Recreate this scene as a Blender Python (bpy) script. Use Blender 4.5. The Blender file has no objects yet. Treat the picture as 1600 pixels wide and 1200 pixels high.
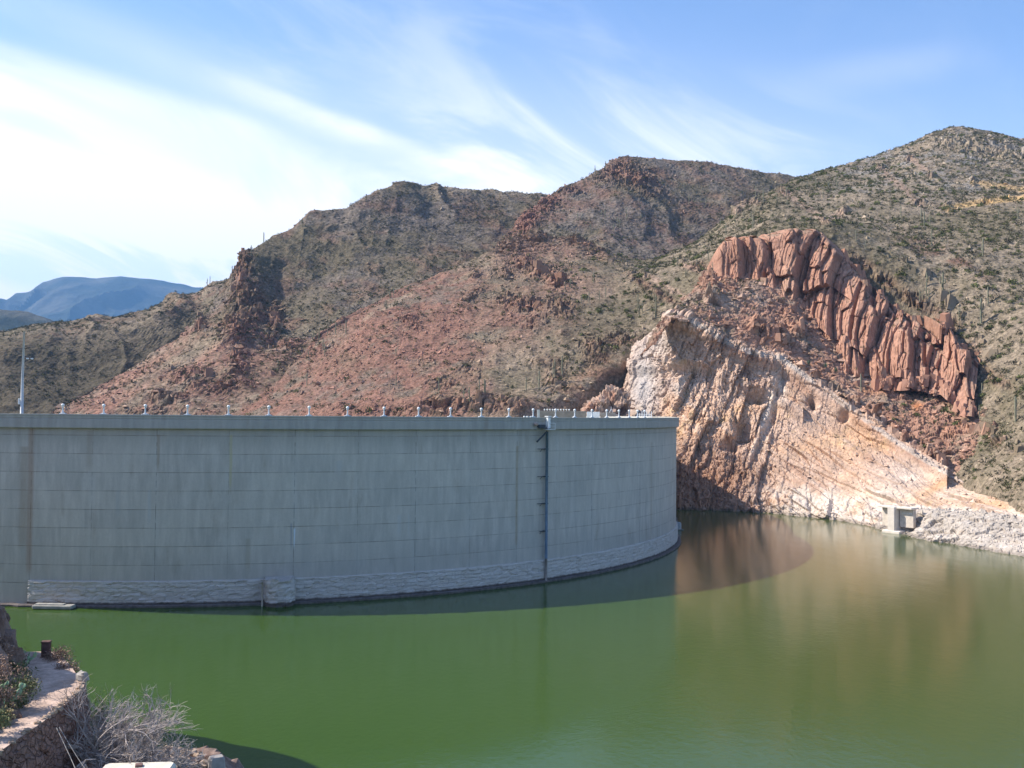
import bpy, math, random
import numpy as np
from mathutils import Vector, Matrix
random.seed(7)
RNG = np.random.default_rng(11)
sc = bpy.context.scene
COL = sc.collection
# ------------------------------------------------------------------ camera
F = 1600.0
CAMZ = 30.0
PITCH, ROLL = math.radians(1.61), math.radians(0.5)
fwd = np.array([0, math.cos(PITCH), math.sin(PITCH)])
up0 = np.array([0, -math.sin(PITCH), math.cos(PITCH)])
rt0 = np.array([1.0, 0, 0])
rt = rt0*math.cos(ROLL) + up0*math.sin(ROLL)
up = up0*math.cos(ROLL) - rt0*math.sin(ROLL)
CAM = np.array([0, 0, CAMZ])
cd = bpy.data.cameras.new('camera'); cam = bpy.data.objects.new('camera', cd); COL.objects.link(cam)
cd.sensor_width = 36; cd.lens = 36.0*F/1600; cd.clip_start = 0.5; cd.clip_end = 30000
M = Matrix(((rt[0], up[0], -fwd[0], 0), (rt[1], up[1], -fwd[1], 0), (rt[2], up[2], -fwd[2], CAMZ), (0, 0, 0, 1)))
cam.matrix_world = M
sc.camera = cam
# ------------------------------------------------------------------ light
SUN = np.array([-28.0, 4.6, 27.5]); SUN /= np.linalg.norm(SUN)
SUN_E = math.asin(SUN[2]); SUN_A = math.atan2(SUN[0], SUN[1])
sl = bpy.data.lights.new('sun', 'SUN'); so = bpy.data.objects.new('sun', sl); COL.objects.link(so)
sl.energy = 4.0; sl.angle = math.radians(0.5); sl.color = (1.0, 0.93, 0.82)
so.rotation_euler = Vector(SUN).to_track_quat('Z', 'Y').to_euler()
sc.view_settings.view_transform = 'Standard'; sc.view_settings.look = 'None'
sc.view_settings.gamma = 1; sc.view_settings.exposure = 1.0
sc.render.engine = 'CYCLES'
sc.cycles.volume_step_rate = 1; sc.cycles.max_bounces = 6; sc.cycles.volume_bounces = 0
sc.cycles.diffuse_bounces = 2; sc.cycles.glossy_bounces = 3

class NT:
    """tiny node-graph helper"""
    def __init__(s, tree): s.t = tree; s.n = tree.nodes; s.l = tree.links
    def new(s, typ, **kw):
        n = s.n.new(typ)
        for k, v in kw.items(): setattr(n, k, v)
        return n
    def put(s, sock, v):
        if isinstance(v, bpy.types.NodeSocket): s.l.new(v, sock)
        elif v is not None:
            try: sock.default_value = v
            except Exception: sock.default_value = (v[0], v[1], v[2], 1) if len(v) == 3 else v
    def m(s, op, a, b=None, c=None, clamp=False):
        n = s.new('ShaderNodeMath', operation=op, use_clamp=clamp)
        s.put(n.inputs[0], a); s.put(n.inputs[1], b)
        if c is not None: s.put(n.inputs[2], c)
        return n.outputs[0]
    def ss(s, x, a, b, lo=0.0, hi=1.0):
        n = s.new('ShaderNodeMapRange', interpolation_type='SMOOTHSTEP')
        s.put(n.inputs[0], x); s.put(n.inputs[1], a); s.put(n.inputs[2], b); s.put(n.inputs[3], lo); s.put(n.inputs[4], hi)
        return n.outputs[0]
    def mix(s, f, a, b, blend='MIX'):
        n = s.new('ShaderNodeMix', data_type='RGBA', blend_type=blend)
        s.put(n.inputs[0], f)
        for i, v in ((6, a), (7, b)):
            if isinstance(v, (tuple, list)) and len(v) == 3: v = (*v, 1)
            s.put(n.inputs[i], v)
        return n.outputs[2]
    def noise(s, vec, scale, detail=4, rough=.55, dist=0.0, out=0):
        n = s.new('ShaderNodeTexNoise'); s.put(n.inputs['Vector'], vec)
        n.inputs['Scale'].default_value = scale; n.inputs['Detail'].default_value = detail
        n.inputs['Roughness'].default_value = rough; n.inputs['Distortion'].default_value = dist
        return n.outputs[out]
    def mapv(s, vec, scale=(1, 1, 1), rot=(0, 0, 0), loc=(0, 0, 0)):
        n = s.new('ShaderNodeMapping'); s.put(n.inputs[0], vec)
        n.inputs[1].default_value = loc; n.inputs[2].default_value = rot; n.inputs[3].default_value = scale
        return n.outputs[0]
    def xyz(s, x, y, z):
        n = s.new('ShaderNodeCombineXYZ'); s.put(n.inputs[0], x); s.put(n.inputs[1], y); s.put(n.inputs[2], z)
        return n.outputs[0]

# ------------------------------------------------------------------ sky
w = bpy.data.worlds.new('World'); sc.world = w; w.use_nodes = True
nt = NT(w.node_tree); nt.n.clear()
sky = nt.new('ShaderNodeTexSky', sky_type='NISHITA'); sky.sun_disc = False
sky.sun_elevation = SUN_E; sky.sun_rotation = SUN_A; sky.altitude = 650
sky.air_density = 1.0; sky.dust_density = 0.6; sky.ozone_density = 2.5
tc = nt.new('ShaderNodeTexCoord'); sep = nt.new('ShaderNodeSeparateXYZ'); nt.l.new(tc.outputs['Generated'], sep.inputs[0])
yy = nt.m('MAXIMUM', sep.outputs[1], 0.18)
s_ = nt.m('DIVIDE', sep.outputs[0], yy); t_ = nt.m('DIVIDE', sep.outputs[2], yy)
# cirrus: fibres drawn out along a direction falling to the right
ang = math.radians(-24)
u_ = nt.m('ADD', nt.m('MULTIPLY', s_, math.cos(ang)), nt.m('MULTIPLY', t_, math.sin(ang)))
v_ = nt.m('ADD', nt.m('MULTIPLY', s_, -math.sin(ang)), nt.m('MULTIPLY', t_, math.cos(ang)))
fib = nt.noise(nt.xyz(nt.m('MULTIPLY', u_, 3.4), nt.m('MULTIPLY', v_, 10.0), 0.3), 1.0, 7, .60, .9)
big = nt.noise(nt.xyz(nt.m('MULTIPLY', u_, 2.2), nt.m('MULTIPLY', v_, 5.0), 4.7), 1.0, 4, .5, .4)
wob = nt.m('MULTIPLY', nt.m('SUBTRACT', big, .5), .07)
def strk(s0, t0, s1, t1, wd, amp, wd_lo=None):
    """a soft streak between two sky directions"""
    k = (t1-t0)/(s1-s0)
    d = nt.m('SUBTRACT', nt.m('ADD', t_, nt.m('MULTIPLY', wob, .45)), nt.m('MULTIPLY_ADD', nt.m('SUBTRACT', s_, s0), k, t0))
    g = nt.m('MULTIPLY', nt.ss(d, wd, 0.0), nt.ss(d, -(wd_lo or wd), 0.0))
    e = nt.m('MULTIPLY', nt.ss(s_, s0-.06, s0+.06), nt.ss(s_, s1+.05, s1-.05))
    return nt.m('MULTIPLY', nt.m('MULTIPLY', g, e), amp)
line = nt.m('MULTIPLY_ADD', s_, -.30, .185)
dl = nt.m('SUBTRACT', nt.m('ADD', line, nt.m('MULTIPLY', wob, 1.1)), t_)
bank = nt.m('MULTIPLY', nt.ss(dl, -.06, .15), nt.ss(s_, .40, -.30))
bank = nt.m('MULTIPLY', bank, nt.ss(fib, .28, .68, .38, .88))
gap = strk(-.52, .150, -.10, .125, .055, .75)
bank = nt.m('SUBTRACT', bank, nt.m('MULTIPLY', gap, nt.ss(fib, .62, .38)), clamp=True)
midv = nt.m('MULTIPLY', nt.m('MULTIPLY', nt.ss(s_, -.25, .02), nt.ss(s_, .42, .16)), nt.m('MULTIPLY', nt.ss(t_, .36, .22), nt.ss(fib, .36, .66)))
veil = nt.m('MULTIPLY', nt.ss(fib, .40, .75), nt.m('MULTIPLY', nt.ss(big, .36, .6), nt.ss(s_, .6, -.1, .22, .65)))
tot = nt.m('ADD', bank, nt.m('MULTIPLY', midv, .7))
tot = nt.m('ADD', tot, nt.m('MULTIPLY', veil, .38))
for a in ((-.60, .372, -.22, .262, .022, .34, .06), (-.27, .318, -.07, .245, .016, .42, .03), (.30, .330, .44, .352, .030, .10),
          (-.55, .41, -.2, .30, .05, .16)):
    tot = nt.m('ADD', tot, nt.m('MULTIPLY', strk(*a), nt.ss(fib, .2, .6, .5, 1.2)))
low = nt.m('MULTIPLY', nt.ss(t_, .42, .12, 0, .62), nt.ss(s_, .62, -.1, .35, 1.0))
tot = nt.m('ADD', tot, low, clamp=True)
skc = nt.mix(1.0, sky.outputs[0], (.95, .98, 1.06, 1), 'MULTIPLY')
cl = nt.mix(nt.m('MULTIPLY', tot, .93), skc, (6.8, 6.65, 6.6, 1))
bg = nt.new('ShaderNodeBackground'); nt.l.new(cl, bg.inputs[0]); bg.inputs[1].default_value = 0.115
wo = nt.new('ShaderNodeOutputWorld'); nt.l.new(bg.outputs[0], wo.inputs[0])

# ------------------------------------------------------------------ helpers
def P(px, py, Y):
    d = fwd + (px-800)/F*rt + (600-py)/F*up
    return CAM + d*(Y/d[1])
def onz(px, py, z):
    d = fwd + (px-800)/F*rt + (600-py)/F*up
    return CAM + d*((z-CAMZ)/d[2])
def proj(V):
    Q = V-CAM; dz = np.maximum(Q@fwd, .1)
    return 800+F*(Q@rt)/dz, 600-F*(Q@up)/dz
def mat(name, base=(.5, .5, .5), rough=.8, metal=0.0, spec=.3):
    m = bpy.data.materials.new(name); m.use_nodes = True
    b = m.node_tree.nodes['Principled BSDF']
    b.inputs['Base Color'].default_value = (*base, 1); b.inputs['Roughness'].default_value = rough
    b.inputs['Metallic'].default_value = metal; b.inputs['Specular IOR Level'].default_value = spec
    return m, NT(m.node_tree), b
def vary(name, base, amt=.25, scale=2.0, rough=.85, bump=0.0, bscale=8, spec=.2, metal=0):
    """plain material with gentle procedural unevenness"""
    m, n, b = mat(name, base, rough, metal, spec)
    tc = n.new('ShaderNodeTexCoord').outputs['Object']
    f = n.noise(tc, scale, 5, .6)
    lo = tuple(c*(1-amt) for c in base); hi = tuple(min(1, c*(1+amt)) for c in base)
    n.l.new(n.mix(n.ss(f, .3, .7), lo, hi), b.inputs['Base Color'])
    if bump:
        bp = n.new('ShaderNodeBump'); bp.inputs['Strength'].default_value = 1; bp.inputs['Distance'].default_value = bump
        n.l.new(n.noise(tc, bscale, 5, .6), bp.inputs['Height']); n.l.new(bp.outputs[0], b.inputs['Normal'])
    return m
def tag(o, label=None, cat=None, group=None, kind=None):
    if label: o['label'] = label
    if cat: o['category'] = cat
    if group: o['group'] = group
    if kind: o['kind'] = kind
    return o
def empty(name, loc=(0, 0, 0), rz=0, **k):
    o = bpy.data.objects.new(name, None); COL.objects.link(o); o.location = tuple(float(c) for c in loc); o.rotation_euler = (0, 0, rz)
    o.empty_display_size = .3
    return tag(o, **k)
def mesh(name, V, Fc, m, parent=None, smooth=False, cols=None, uvs=None):
    me = bpy.data.meshes.new(name)
    V = np.asarray(V, dtype=np.float32)
    if isinstance(Fc, np.ndarray):
        k = Fc.shape[1]; nf = len(Fc)
        me.vertices.add(len(V)); me.vertices.foreach_set('co', V.ravel())
        me.loops.add(nf*k); me.loops.foreach_set('vertex_index', Fc.astype(np.int32).ravel())
        me.polygons.add(nf); me.polygons.foreach_set('loop_start', np.arange(0, nf*k, k, dtype=np.int32))
        me.polygons.foreach_set('loop_total', np.full(nf, k, dtype=np.int32))
        me.update(calc_edges=True)
    else:
        me.from_pydata([tuple(map(float, v)) for v in V], [], Fc)
    if cols is not None:
        a = me.color_attributes.new('Col', 'FLOAT_COLOR', 'POINT')
        c = np.ones((len(V), 4), dtype=np.float32); c[:, :3] = cols; a.data.foreach_set('color', c.ravel())
    if uvs is not None:
        u = me.uv_layers.new(name='UVMap'); li = np.empty(len(me.loops), dtype=np.int32)
        me.loops.foreach_get('vertex_index', li); u.data.foreach_set('uv', np.asarray(uvs, dtype=np.float32)[li].ravel())
    me.polygons.foreach_set('use_smooth', np.full(len(me.polygons), smooth))
    me.materials.append(m); me.update()
    o = bpy.data.objects.new(name, me); COL.objects.link(o)
    if parent: o.parent = parent
    return o
class MB:
    """collects simple solids into one mesh"""
    def __init__(s): s.v = []; s.f = []
    def add(s, vs, fs):
        b = len(s.v); s.v += [tuple(float(c) for c in v) for v in vs]; s.f += [tuple(i+b for i in f) for f in fs]; return s
    def box(s, c, size, rz=0, bev=0.0, taper=1.0):
        hx, hy, hz = [q/2 for q in size]; b = min(bev, hx*.9, hy*.9, hz*.9)
        ca, sa = math.cos(rz), math.sin(rz); rings = []
        def ring(ix, iy, z, t):
            if b <= 0: pts = [(-ix, -iy), (ix, -iy), (ix, iy), (-ix, iy)]
            else: pts = [(-ix+b, -iy), (ix-b, -iy), (ix, -iy+b), (ix, iy-b), (ix-b, iy), (-ix+b, iy), (-ix, iy-b), (-ix, -iy+b)]
            return [(c[0]+(x*ca-y*sa)*t, c[1]+(x*sa+y*ca)*t, c[2]+z) for x, y in pts]
        if b > 0:
            rings = [ring(hx-b*.7, hy-b*.7, -hz, 1), ring(hx, hy, -hz+b, 1), ring(hx, hy, hz-b, taper), ring(hx-b*.7, hy-b*.7, hz, taper)]
        else: rings = [ring(hx, hy, -hz, 1), ring(hx, hy, hz, taper)]
        n = len(rings[0]); vs = sum(rings, []); fs = [tuple(range(n))[::-1], tuple(range((len(rings)-1)*n, len(rings)*n))]
        for r in range(len(rings)-1):
            for i in range(n): fs.append((r*n+i, r*n+(i+1) % n, (r+1)*n+(i+1) % n, (r+1)*n+i))
        return s.add(vs, fs)
    def tube(s, pts, rad, n=8, cap=True):
        pts = [np.array(p, float) for p in pts]; R_ = rad if isinstance(rad, (list, tuple)) else [rad]*len(pts)
        vs = []; fs = []
        for i, p in enumerate(pts):
            d = pts[min(i+1, len(pts)-1)]-pts[max(i-1, 0)]; d /= (np.linalg.norm(d)+1e-9)
            a = np.cross(d, (0, 0, 1.0)) if abs(d[2]) < .9 else np.cross(d, (1.0, 0, 0)); a /= np.linalg.norm(a); b = np.cross(d, a)
            for k in range(n):
                t = 2*math.pi*k/n; vs.append(p+(a*math.cos(t)+b*math.sin(t))*R_[i])
        for i in range(len(pts)-1):
            for k in range(n): fs.append((i*n+k, i*n+(k+1) % n, (i+1)*n+(k+1) % n, (i+1)*n+k))
        if cap: fs += [tuple(range(n)), tuple(range((len(pts)-1)*n, len(pts)*n))[::-1]]
        return s.add(vs, fs)
    def lathe(s, c, prof, n=14):
        return s.tube([(c[0], c[1], c[2]+z) for r, z in prof], [max(r, .001) for r, z in prof], n)
    def build(s, name, m, parent=None, smooth=False):
        return mesh(name, s.v, s.f, m, parent, smooth)

# numpy noise ------------------------------------------------------
def _h(ix, iy, iz, seed):
    h = (ix.astype(np.int64)*374761393 + iy.astype(np.int64)*668265263 + iz.astype(np.int64)*2147483647 + seed*1274126177) & 0xffffffff
    h = ((h ^ (h >> 13))*1274126177) & 0xffffffff
    h = ((h ^ (h >> 16))*2246822519) & 0xffffffff
    return ((h ^ (h >> 15)) & 0xffffff)/16777216.0
def vnoise(p, seed=0):
    i = np.floor(p).astype(np.int64); f = p-i; f = f*f*f*(f*(f*6-15)+10); r = 0
    for dx in (0, 1):
        wx = f[:, 0] if dx else 1-f[:, 0]
        for dy in (0, 1):
            wy = f[:, 1] if dy else 1-f[:, 1]
            for dz in (0, 1):
                wz = f[:, 2] if dz else 1-f[:, 2]
                r = r + wx*wy*wz*_h(i[:, 0]+dx, i[:, 1]+dy, i[:, 2]+dz, seed)
    return r*2-1
def fbm(p, oct=4, seed=0, gain=.5, ridged=False):
    a = 1.0; s = 0; n = 0
    for o in range(oct):
        v = vnoise(p*(2.03**o)+o*17.3, seed+o)
        if ridged: v = 1-2*np.abs(v)
        s = s+v*a; n += a; a *= gain
    return s/n
def facet(p, seed=0, slope=.6, crack=.0, tilt=None):
    """blocky cell noise: each cell is a tilted flat facet at its own height"""
    i = np.floor(p).astype(np.int64); f1 = np.full(len(p), 9.0); f2 = np.full(len(p), 9.0); val = np.zeros(len(p)); rid = np.zeros(len(p))
    for dx in (-1, 0, 1):
        for dy in (-1, 0, 1):
            for dz in (-1, 0, 1):
                a, b, c = i[:, 0]+dx, i[:, 1]+dy, i[:, 2]+dz
                r1, r2, r3, r4 = (_h(a, b, c, seed+k) for k in range(4))
                d = p-np.stack([a+r1, b+r2, c+r3], 1); dist = np.sqrt((d*d).sum(1))
                g = np.stack([r2-.5, r3-.5, r1-.5], 1)*2
                vv = (r4-.5)*(1 if tilt is None else .6) + slope*(d*g).sum(1)
                if tilt is not None: vv = vv + (d*A(tilt)).sum(1)
                near = dist < f1
                f2 = np.where(near, f1, np.minimum(f2, dist)); val = np.where(near, vv, val); rid = np.where(near, r4, rid); f1 = np.where(near, dist, f1)
    if crack: val = val - crack*np.clip(1-(f2-f1)/.10, 0, 1)
    return val, rid
A = np.array
def sstep(x, a, b):
    t = np.clip((x-a)/(b-a), 0, 1); return t*t*(3-2*t)
def polyinterp(row, n):
    """resample one row of (px,py,Y) to n world points"""
    W = np.array([P(*q) if len(q) == 3 else np.array(q[:3], float) for q in row])
    pp = np.array([[q[0], q[1]] for q in row], float)
    d = np.r_[0, np.cumsum(np.hypot(*(np.diff(pp, axis=0).T))+.01)]; d /= d[-1]
    t = np.linspace(0, 1, n)
    return np.stack([np.interp(t, d, W[:, k]) for k in range(3)], 1)
TERR = []
def loft(name, rows, nc, nr, disp, colour, material, skirt=(0, 0), back=None, label=None):
    """surface through rows (front/bottom first). skirt: metres of flank falling away behind the left / right edge"""
    C = np.array([polyinterp(r, nc) for r in rows])
    # light smoothing along the rows takes the corners off
    for _ in range(2): C[:, 1:-1] = C[:, 1:-1]*.5+(C[:, :-2]+C[:, 2:])*.25
    if back is not None:
        b = C[-1].copy(); b[:, 1] += back[0]; b[:, 2] -= back[1]; b0 = C[-1].copy(); b0[:, 1] += back[0]*.12; b0[:, 2] -= back[1]*.03
        C = np.concatenate([C, b0[None], b[None]])
    seg = np.r_[0, np.cumsum(np.linalg.norm(np.diff(C, axis=0), axis=2).mean(1))]
    tr = np.linspace(0, seg[-1], nr); G = np.empty((nr, nc, 3))
    R_ = len(C)
    for j, t in enumerate(tr):
        k = min(np.searchsorted(seg, t, side='right')-1, R_-2); f = (t-seg[k])/(seg[k+1]-seg[k])
        p0, p1, p2, p3 = C[max(k-1, 0)], C[k], C[k+1], C[min(k+2, R_-1)]
        h = seg[k+1]-seg[k]
        m1 = (p2-p0)/max(seg[k+1]-seg[max(k-1, 0)], 1e-6)*h; m2 = (p3-p1)/max(seg[min(k+2, R_-1)]-seg[k], 1e-6)*h
        G[j] = (2*f**3-3*f*f+1)*p1+(f**3-2*f*f+f)*m1*.8+(-2*f**3+3*f*f)*p2+(f**3-f*f)*m2*.8
    def flank(edge, nxt, amt, ns=14):
        out = []
        for q in range(1, ns+1):
            s = q/ns; e = edge.copy(); e[:, 1] += amt*(s**1.2); e[:, 2] -= amt*.8*s**1.4; e[:, 0] += np.sign(edge[:, 0]-nxt[:, 0]).mean()*amt*.25*s
            out.append(e)
        return out
    if skirt[0]:
        L = flank(G[:, 0], G[:, 4], skirt[0])[::-1]; G = np.concatenate([np.stack(L, 1), G], 1)
    if skirt[1]:
        L = flank(G[:, -1], G[:, -5], skirt[1]); G = np.concatenate([G, np.stack(L, 1)], 1)
    nr, nc = G.shape[:2]
    du = np.gradient(G, axis=1); dv = np.gradient(G, axis=0); N = np.cross(du, dv); N /= (np.linalg.norm(N, axis=2, keepdims=True)+1e-9)
    if N[..., 1].mean() > 0: N = -N
    V = G.reshape(-1, 3); N = N.reshape(-1, 3)
    px, py = proj(V)
    d = disp(V, px, py)
    if isinstance(d, tuple): d, dh = d; V = V+N*d[:, None]+dh
    else: V = V+N*d[:, None]
    G = V.reshape(nr, nc, 3)
    du = np.gradient(G, axis=1); dv = np.gradient(G, axis=0); N2 = np.cross(du, dv); N2 /= (np.linalg.norm(N2, axis=2, keepdims=True)+1e-9)
    N2 = N2.reshape(-1, 3)
    if N2[:, 1].mean() > 0: N2 = -N2
    px, py = proj(V)
    c = colour(V, px, py, N2)
    idx = np.arange(nr*nc).reshape(nr, nc)
    Fq = np.stack([idx[:-1, :-1], idx[:-1, 1:], idx[1:, 1:], idx[1:, :-1]], -1).reshape(-1, 4)
    o = mesh(name, V, Fq, material, cols=c)
    tag(o, kind='structure')
    area = np.linalg.norm(np.cross(V[Fq[:, 1]]-V[Fq[:, 0]], V[Fq[:, 3]]-V[Fq[:, 0]]), axis=1)
    T = dict(name=name, V=V, F=Fq, N=N2, px=px, py=py, area=area, col=c); TERR.append(T)
    return T
def pick(px, py, names=None, r=3.0):
    best = None
    for T in TERR:
        if names and T['name'] not in names: continue
        k = np.nonzero((np.abs(T['px']-px) < r) & (np.abs(T['py']-py) < r))[0]
        if len(k):
            j = k[np.argmin(T['V'][k, 1])]
            if best is None or T['V'][j, 1] < best[0][1]: best = (T['V'][j], T['N'][j])
    return best
def blobs(px, py, L):
    m = np.zeros(len(px))
    for (x, y, rx, ry, a, *rest) in L:
        an = math.radians(rest[0]) if rest else 0
        dx, dy = px-x, py-y; u = (dx*math.cos(an)+dy*math.sin(an))/rx; v = (-dx*math.sin(an)+dy*math.cos(an))/ry
        m = np.maximum(m, a*np.exp(-(u*u+v*v)*.9))
    return m
def segdist(px, py, L):
    d = np.full(len(px), 1e9)
    for (x0, y0), (x1, y1) in zip(L[:-1], L[1:]):
        vx, vy = x1-x0, y1-y0; t = np.clip(((px-x0)*vx+(py-y0)*vy)/(vx*vx+vy*vy), 0, 1)
        d = np.minimum(d, np.hypot(px-x0-t*vx, py-y0-t*vy))
    return d
def lerp(a, b, t): return a*(1-t[:, None])+b*t[:, None]
A = np.array
# palette (albedo)
TAN = A([.265, .208, .150]); OLIVE = A([.152, .124, .082]); RED = A([.205, .105, .078]); ORANGE = A([.32, .185, .12]); GREYT = A([.185, .150, .122])
PINK = A([.51, .355, .265]); WHITE = A([.60, .52, .45]); BUTTE = A([.355, .190, .130]); SCRUB = A([.110, .100, .060]); GREYROCK = A([.36, .33, .31])

# terrain material -------------------------------------------------
def terrain_mat(name, sp=1.0, bump=.35, grain=.5, veg=0.0):
    m, n, b = mat(name, rough=.95, spec=.08)
    at = n.new('ShaderNodeAttribute', attribute_name='Col').outputs['Color']
    tc = n.new('ShaderNodeTexCoord').outputs['Object']
    f1 = n.noise(tc, .9*sp, 6, .65); f2 = n.noise(tc, 3.2*sp, 4, .7); f3 = n.noise(tc, .12*sp, 5, .6)
    vo = n.new('ShaderNodeTexVoronoi', feature='F1'); vo.inputs['Scale'].default_value = 1.1*sp; n.l.new(tc, vo.inputs['Vector'])
    vr = n.new('ShaderNodeSeparateColor'); n.l.new(vo.outputs['Color'], vr.inputs[0])
    v = n.m('ADD', n.ss(f1, .3, .7, 1-.45*grain, 1+.45*grain), n.ss(f2, .25, .75, -.28*grain, .28*grain))
    v = n.m('MULTIPLY', v, n.m('MULTIPLY_ADD', vr.outputs[0], .5*grain, 1-.25*grain))
    v = n.m('MULTIPLY', v, n.ss(f3, .3, .7, .88, 1.12))
    vc = n.new('ShaderNodeCombineColor')
    for i in range(3): n.l.new(v, vc.inputs[i])
    c = n.mix(1.0, at, vc.outputs[0], 'MULTIPLY')
    if veg:
        sp_ = n.ss(n.noise(tc, .55*sp, 6, .75), .52, .60)
        c = n.mix(n.m('MULTIPLY', sp_, veg), c, tuple(SCRUB*.75))
    n.l.new(c, b.inputs['Base Color'])
    bp = n.new('ShaderNodeBump'); bp.inputs['Strength'].default_value = .9; bp.inputs['Distance'].default_value = bump
    n.l.new(n.m('ADD', f1, n.m('MULTIPLY', f2, .45)), bp.inputs['Height']); n.l.new(bp.outputs[0], b.inputs['Normal'])
    return m
M_FAR = terrain_mat('far_mountain_ground', .02, 12, .35)
M_HILL = terrain_mat('scrub_hillside', 1.0, .55, .75, .45)
M_HILLB = terrain_mat('back_hillside', .6, .9, .75, .55)
M_CLIFF = terrain_mat('cut_cliff_rock', 1.0, .30, .38)
M_BUTTE = terrain_mat('red_butte_rock', .8, .30, .42)
M_NEAR = terrain_mat('near_ground', 3.0, .08, .5)

def hill_disp(big, med, small, s1=60, s2=14, s3=3.2, seed=0, gully=0, gdir=(1, 0), crags=None):
    def f(V, px, py):
        d = fbm(V/s1, 4, seed)*big + fbm(V/s2, 4, seed+9, ridged=True)*med + fbm(V/s3, 3, seed+21)*small
        if gully:
            q = np.stack([(V[:, 0]*gdir[0]+V[:, 1]*gdir[1])/26+fbm(V/45, 2, seed+5)*.7, V[:, 2]/160, V[:, 1]/400], 1)
            d = d-np.abs(vnoise(q, seed+31))*gully-np.abs(vnoise(q*2.3, seed+33))*gully*.35
        if crags is not None:
            mk = crags(px, py)
            k = mk > .02
            if k.any():
                fa, _ = facet(V[k]/A([7, 7, 11]), seed+50, .9, .3); fb, _ = facet(V[k]/A([2.6, 2.6, 4.2]), seed+60, .9, .3)
                d[k] += mk[k]*(fa*3.6+fb*2.2+1.0)
        return d
    return f
# ------------------------------------------------------------------ far mountains
def far_col(V, px, py, N): 
    n = fbm(V/300, 4, 3); return lerp(A([.03, .04, .03]), A([.10, .095, .075]), sstep(n, -.3, .6))
ridge = [(-260, 520), (-120, 492), (0, 468), (35, 453), (70, 441), (100, 433), (125, 433), (150, 435), (190, 432), (215, 436), (250, 439), (290, 444), (360, 462), (470, 520), (600, 560)]
loft('mountain', [[(x, 655, 6500) for x in (-400, 700)], [(-330, 610, 7500), (0, 590, 7500), (300, 590, 7500), (640, 620, 7500)],
                  [(-300, 570, 8400), (0, 530, 8400), (100, 500, 8400), (300, 520, 8400), (620, 590, 8400)],
                  [(x, y, 9800) for x, y in ridge]], 300, 150,
     lambda V, px, py: fbm(V/1000, 5, 2, ridged=True)*110*sstep(py, 430, 480) + fbm(V/220, 4, 3)*13 - np.abs(vnoise(np.stack([V[:, 0]/230+fbm(V/800, 2, 8)*.8, V[:, 2]/2500, V[:, 1]/3000], 1), 5))*150*sstep(py, 435, 470),
     far_col, M_FAR, back=(1000, 300))
loft('mountain', [[(x, 655, 2200) for x in (-400, 500)], [(-350, 540, 2500), (0, 560, 2500), (100, 590, 2500), (400, 640, 2500)],
                  [(-350, 450, 2900), (-100, 470, 2900), (0, 483, 2900), (40, 491, 2900), (75, 503, 2900), (130, 525, 2900), (250, 570, 2900), (400, 610, 2900)]], 200, 70,
     lambda V, px, py: fbm(V/260, 5, 12, ridged=True)*22+fbm(V/60, 4, 13)*4, far_col, M_FAR, back=(500, 200))
# ------------------------------------------------------------------ valley ridge on the left (C)
def c_col(V, px, py, N):
    n = fbm(V/40, 5, 30); m = fbm(V/9, 4, 31)
    c = lerp(TAN*.85, OLIVE, sstep(n+m*.4, -.35, .35))
    c = lerp(c, RED*1.05, blobs(px, py, [(300, 470, 60, 16, .6, -20), (120, 515, 120, 10, .5, -15)])*sstep(m, -.3, .4))
    return lerp(c, OLIVE*.55, sstep(py, 505, 555)*.8)  # lower valley side darkened in the colour to deepen its shade
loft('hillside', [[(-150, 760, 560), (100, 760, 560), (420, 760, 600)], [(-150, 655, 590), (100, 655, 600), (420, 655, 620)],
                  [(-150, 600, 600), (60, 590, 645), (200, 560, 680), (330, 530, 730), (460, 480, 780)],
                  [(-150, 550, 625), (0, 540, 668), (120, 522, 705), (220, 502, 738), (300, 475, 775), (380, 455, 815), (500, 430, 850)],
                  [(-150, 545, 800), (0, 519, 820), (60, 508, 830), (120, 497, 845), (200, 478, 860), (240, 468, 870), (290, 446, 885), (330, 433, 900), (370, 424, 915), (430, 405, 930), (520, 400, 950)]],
     420, 260, hill_disp(4, 2.6, .8, 80, 26, 6, 100, gully=10, gdir=(.95, .3)), c_col, M_HILLB, back=(250, 90))
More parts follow.
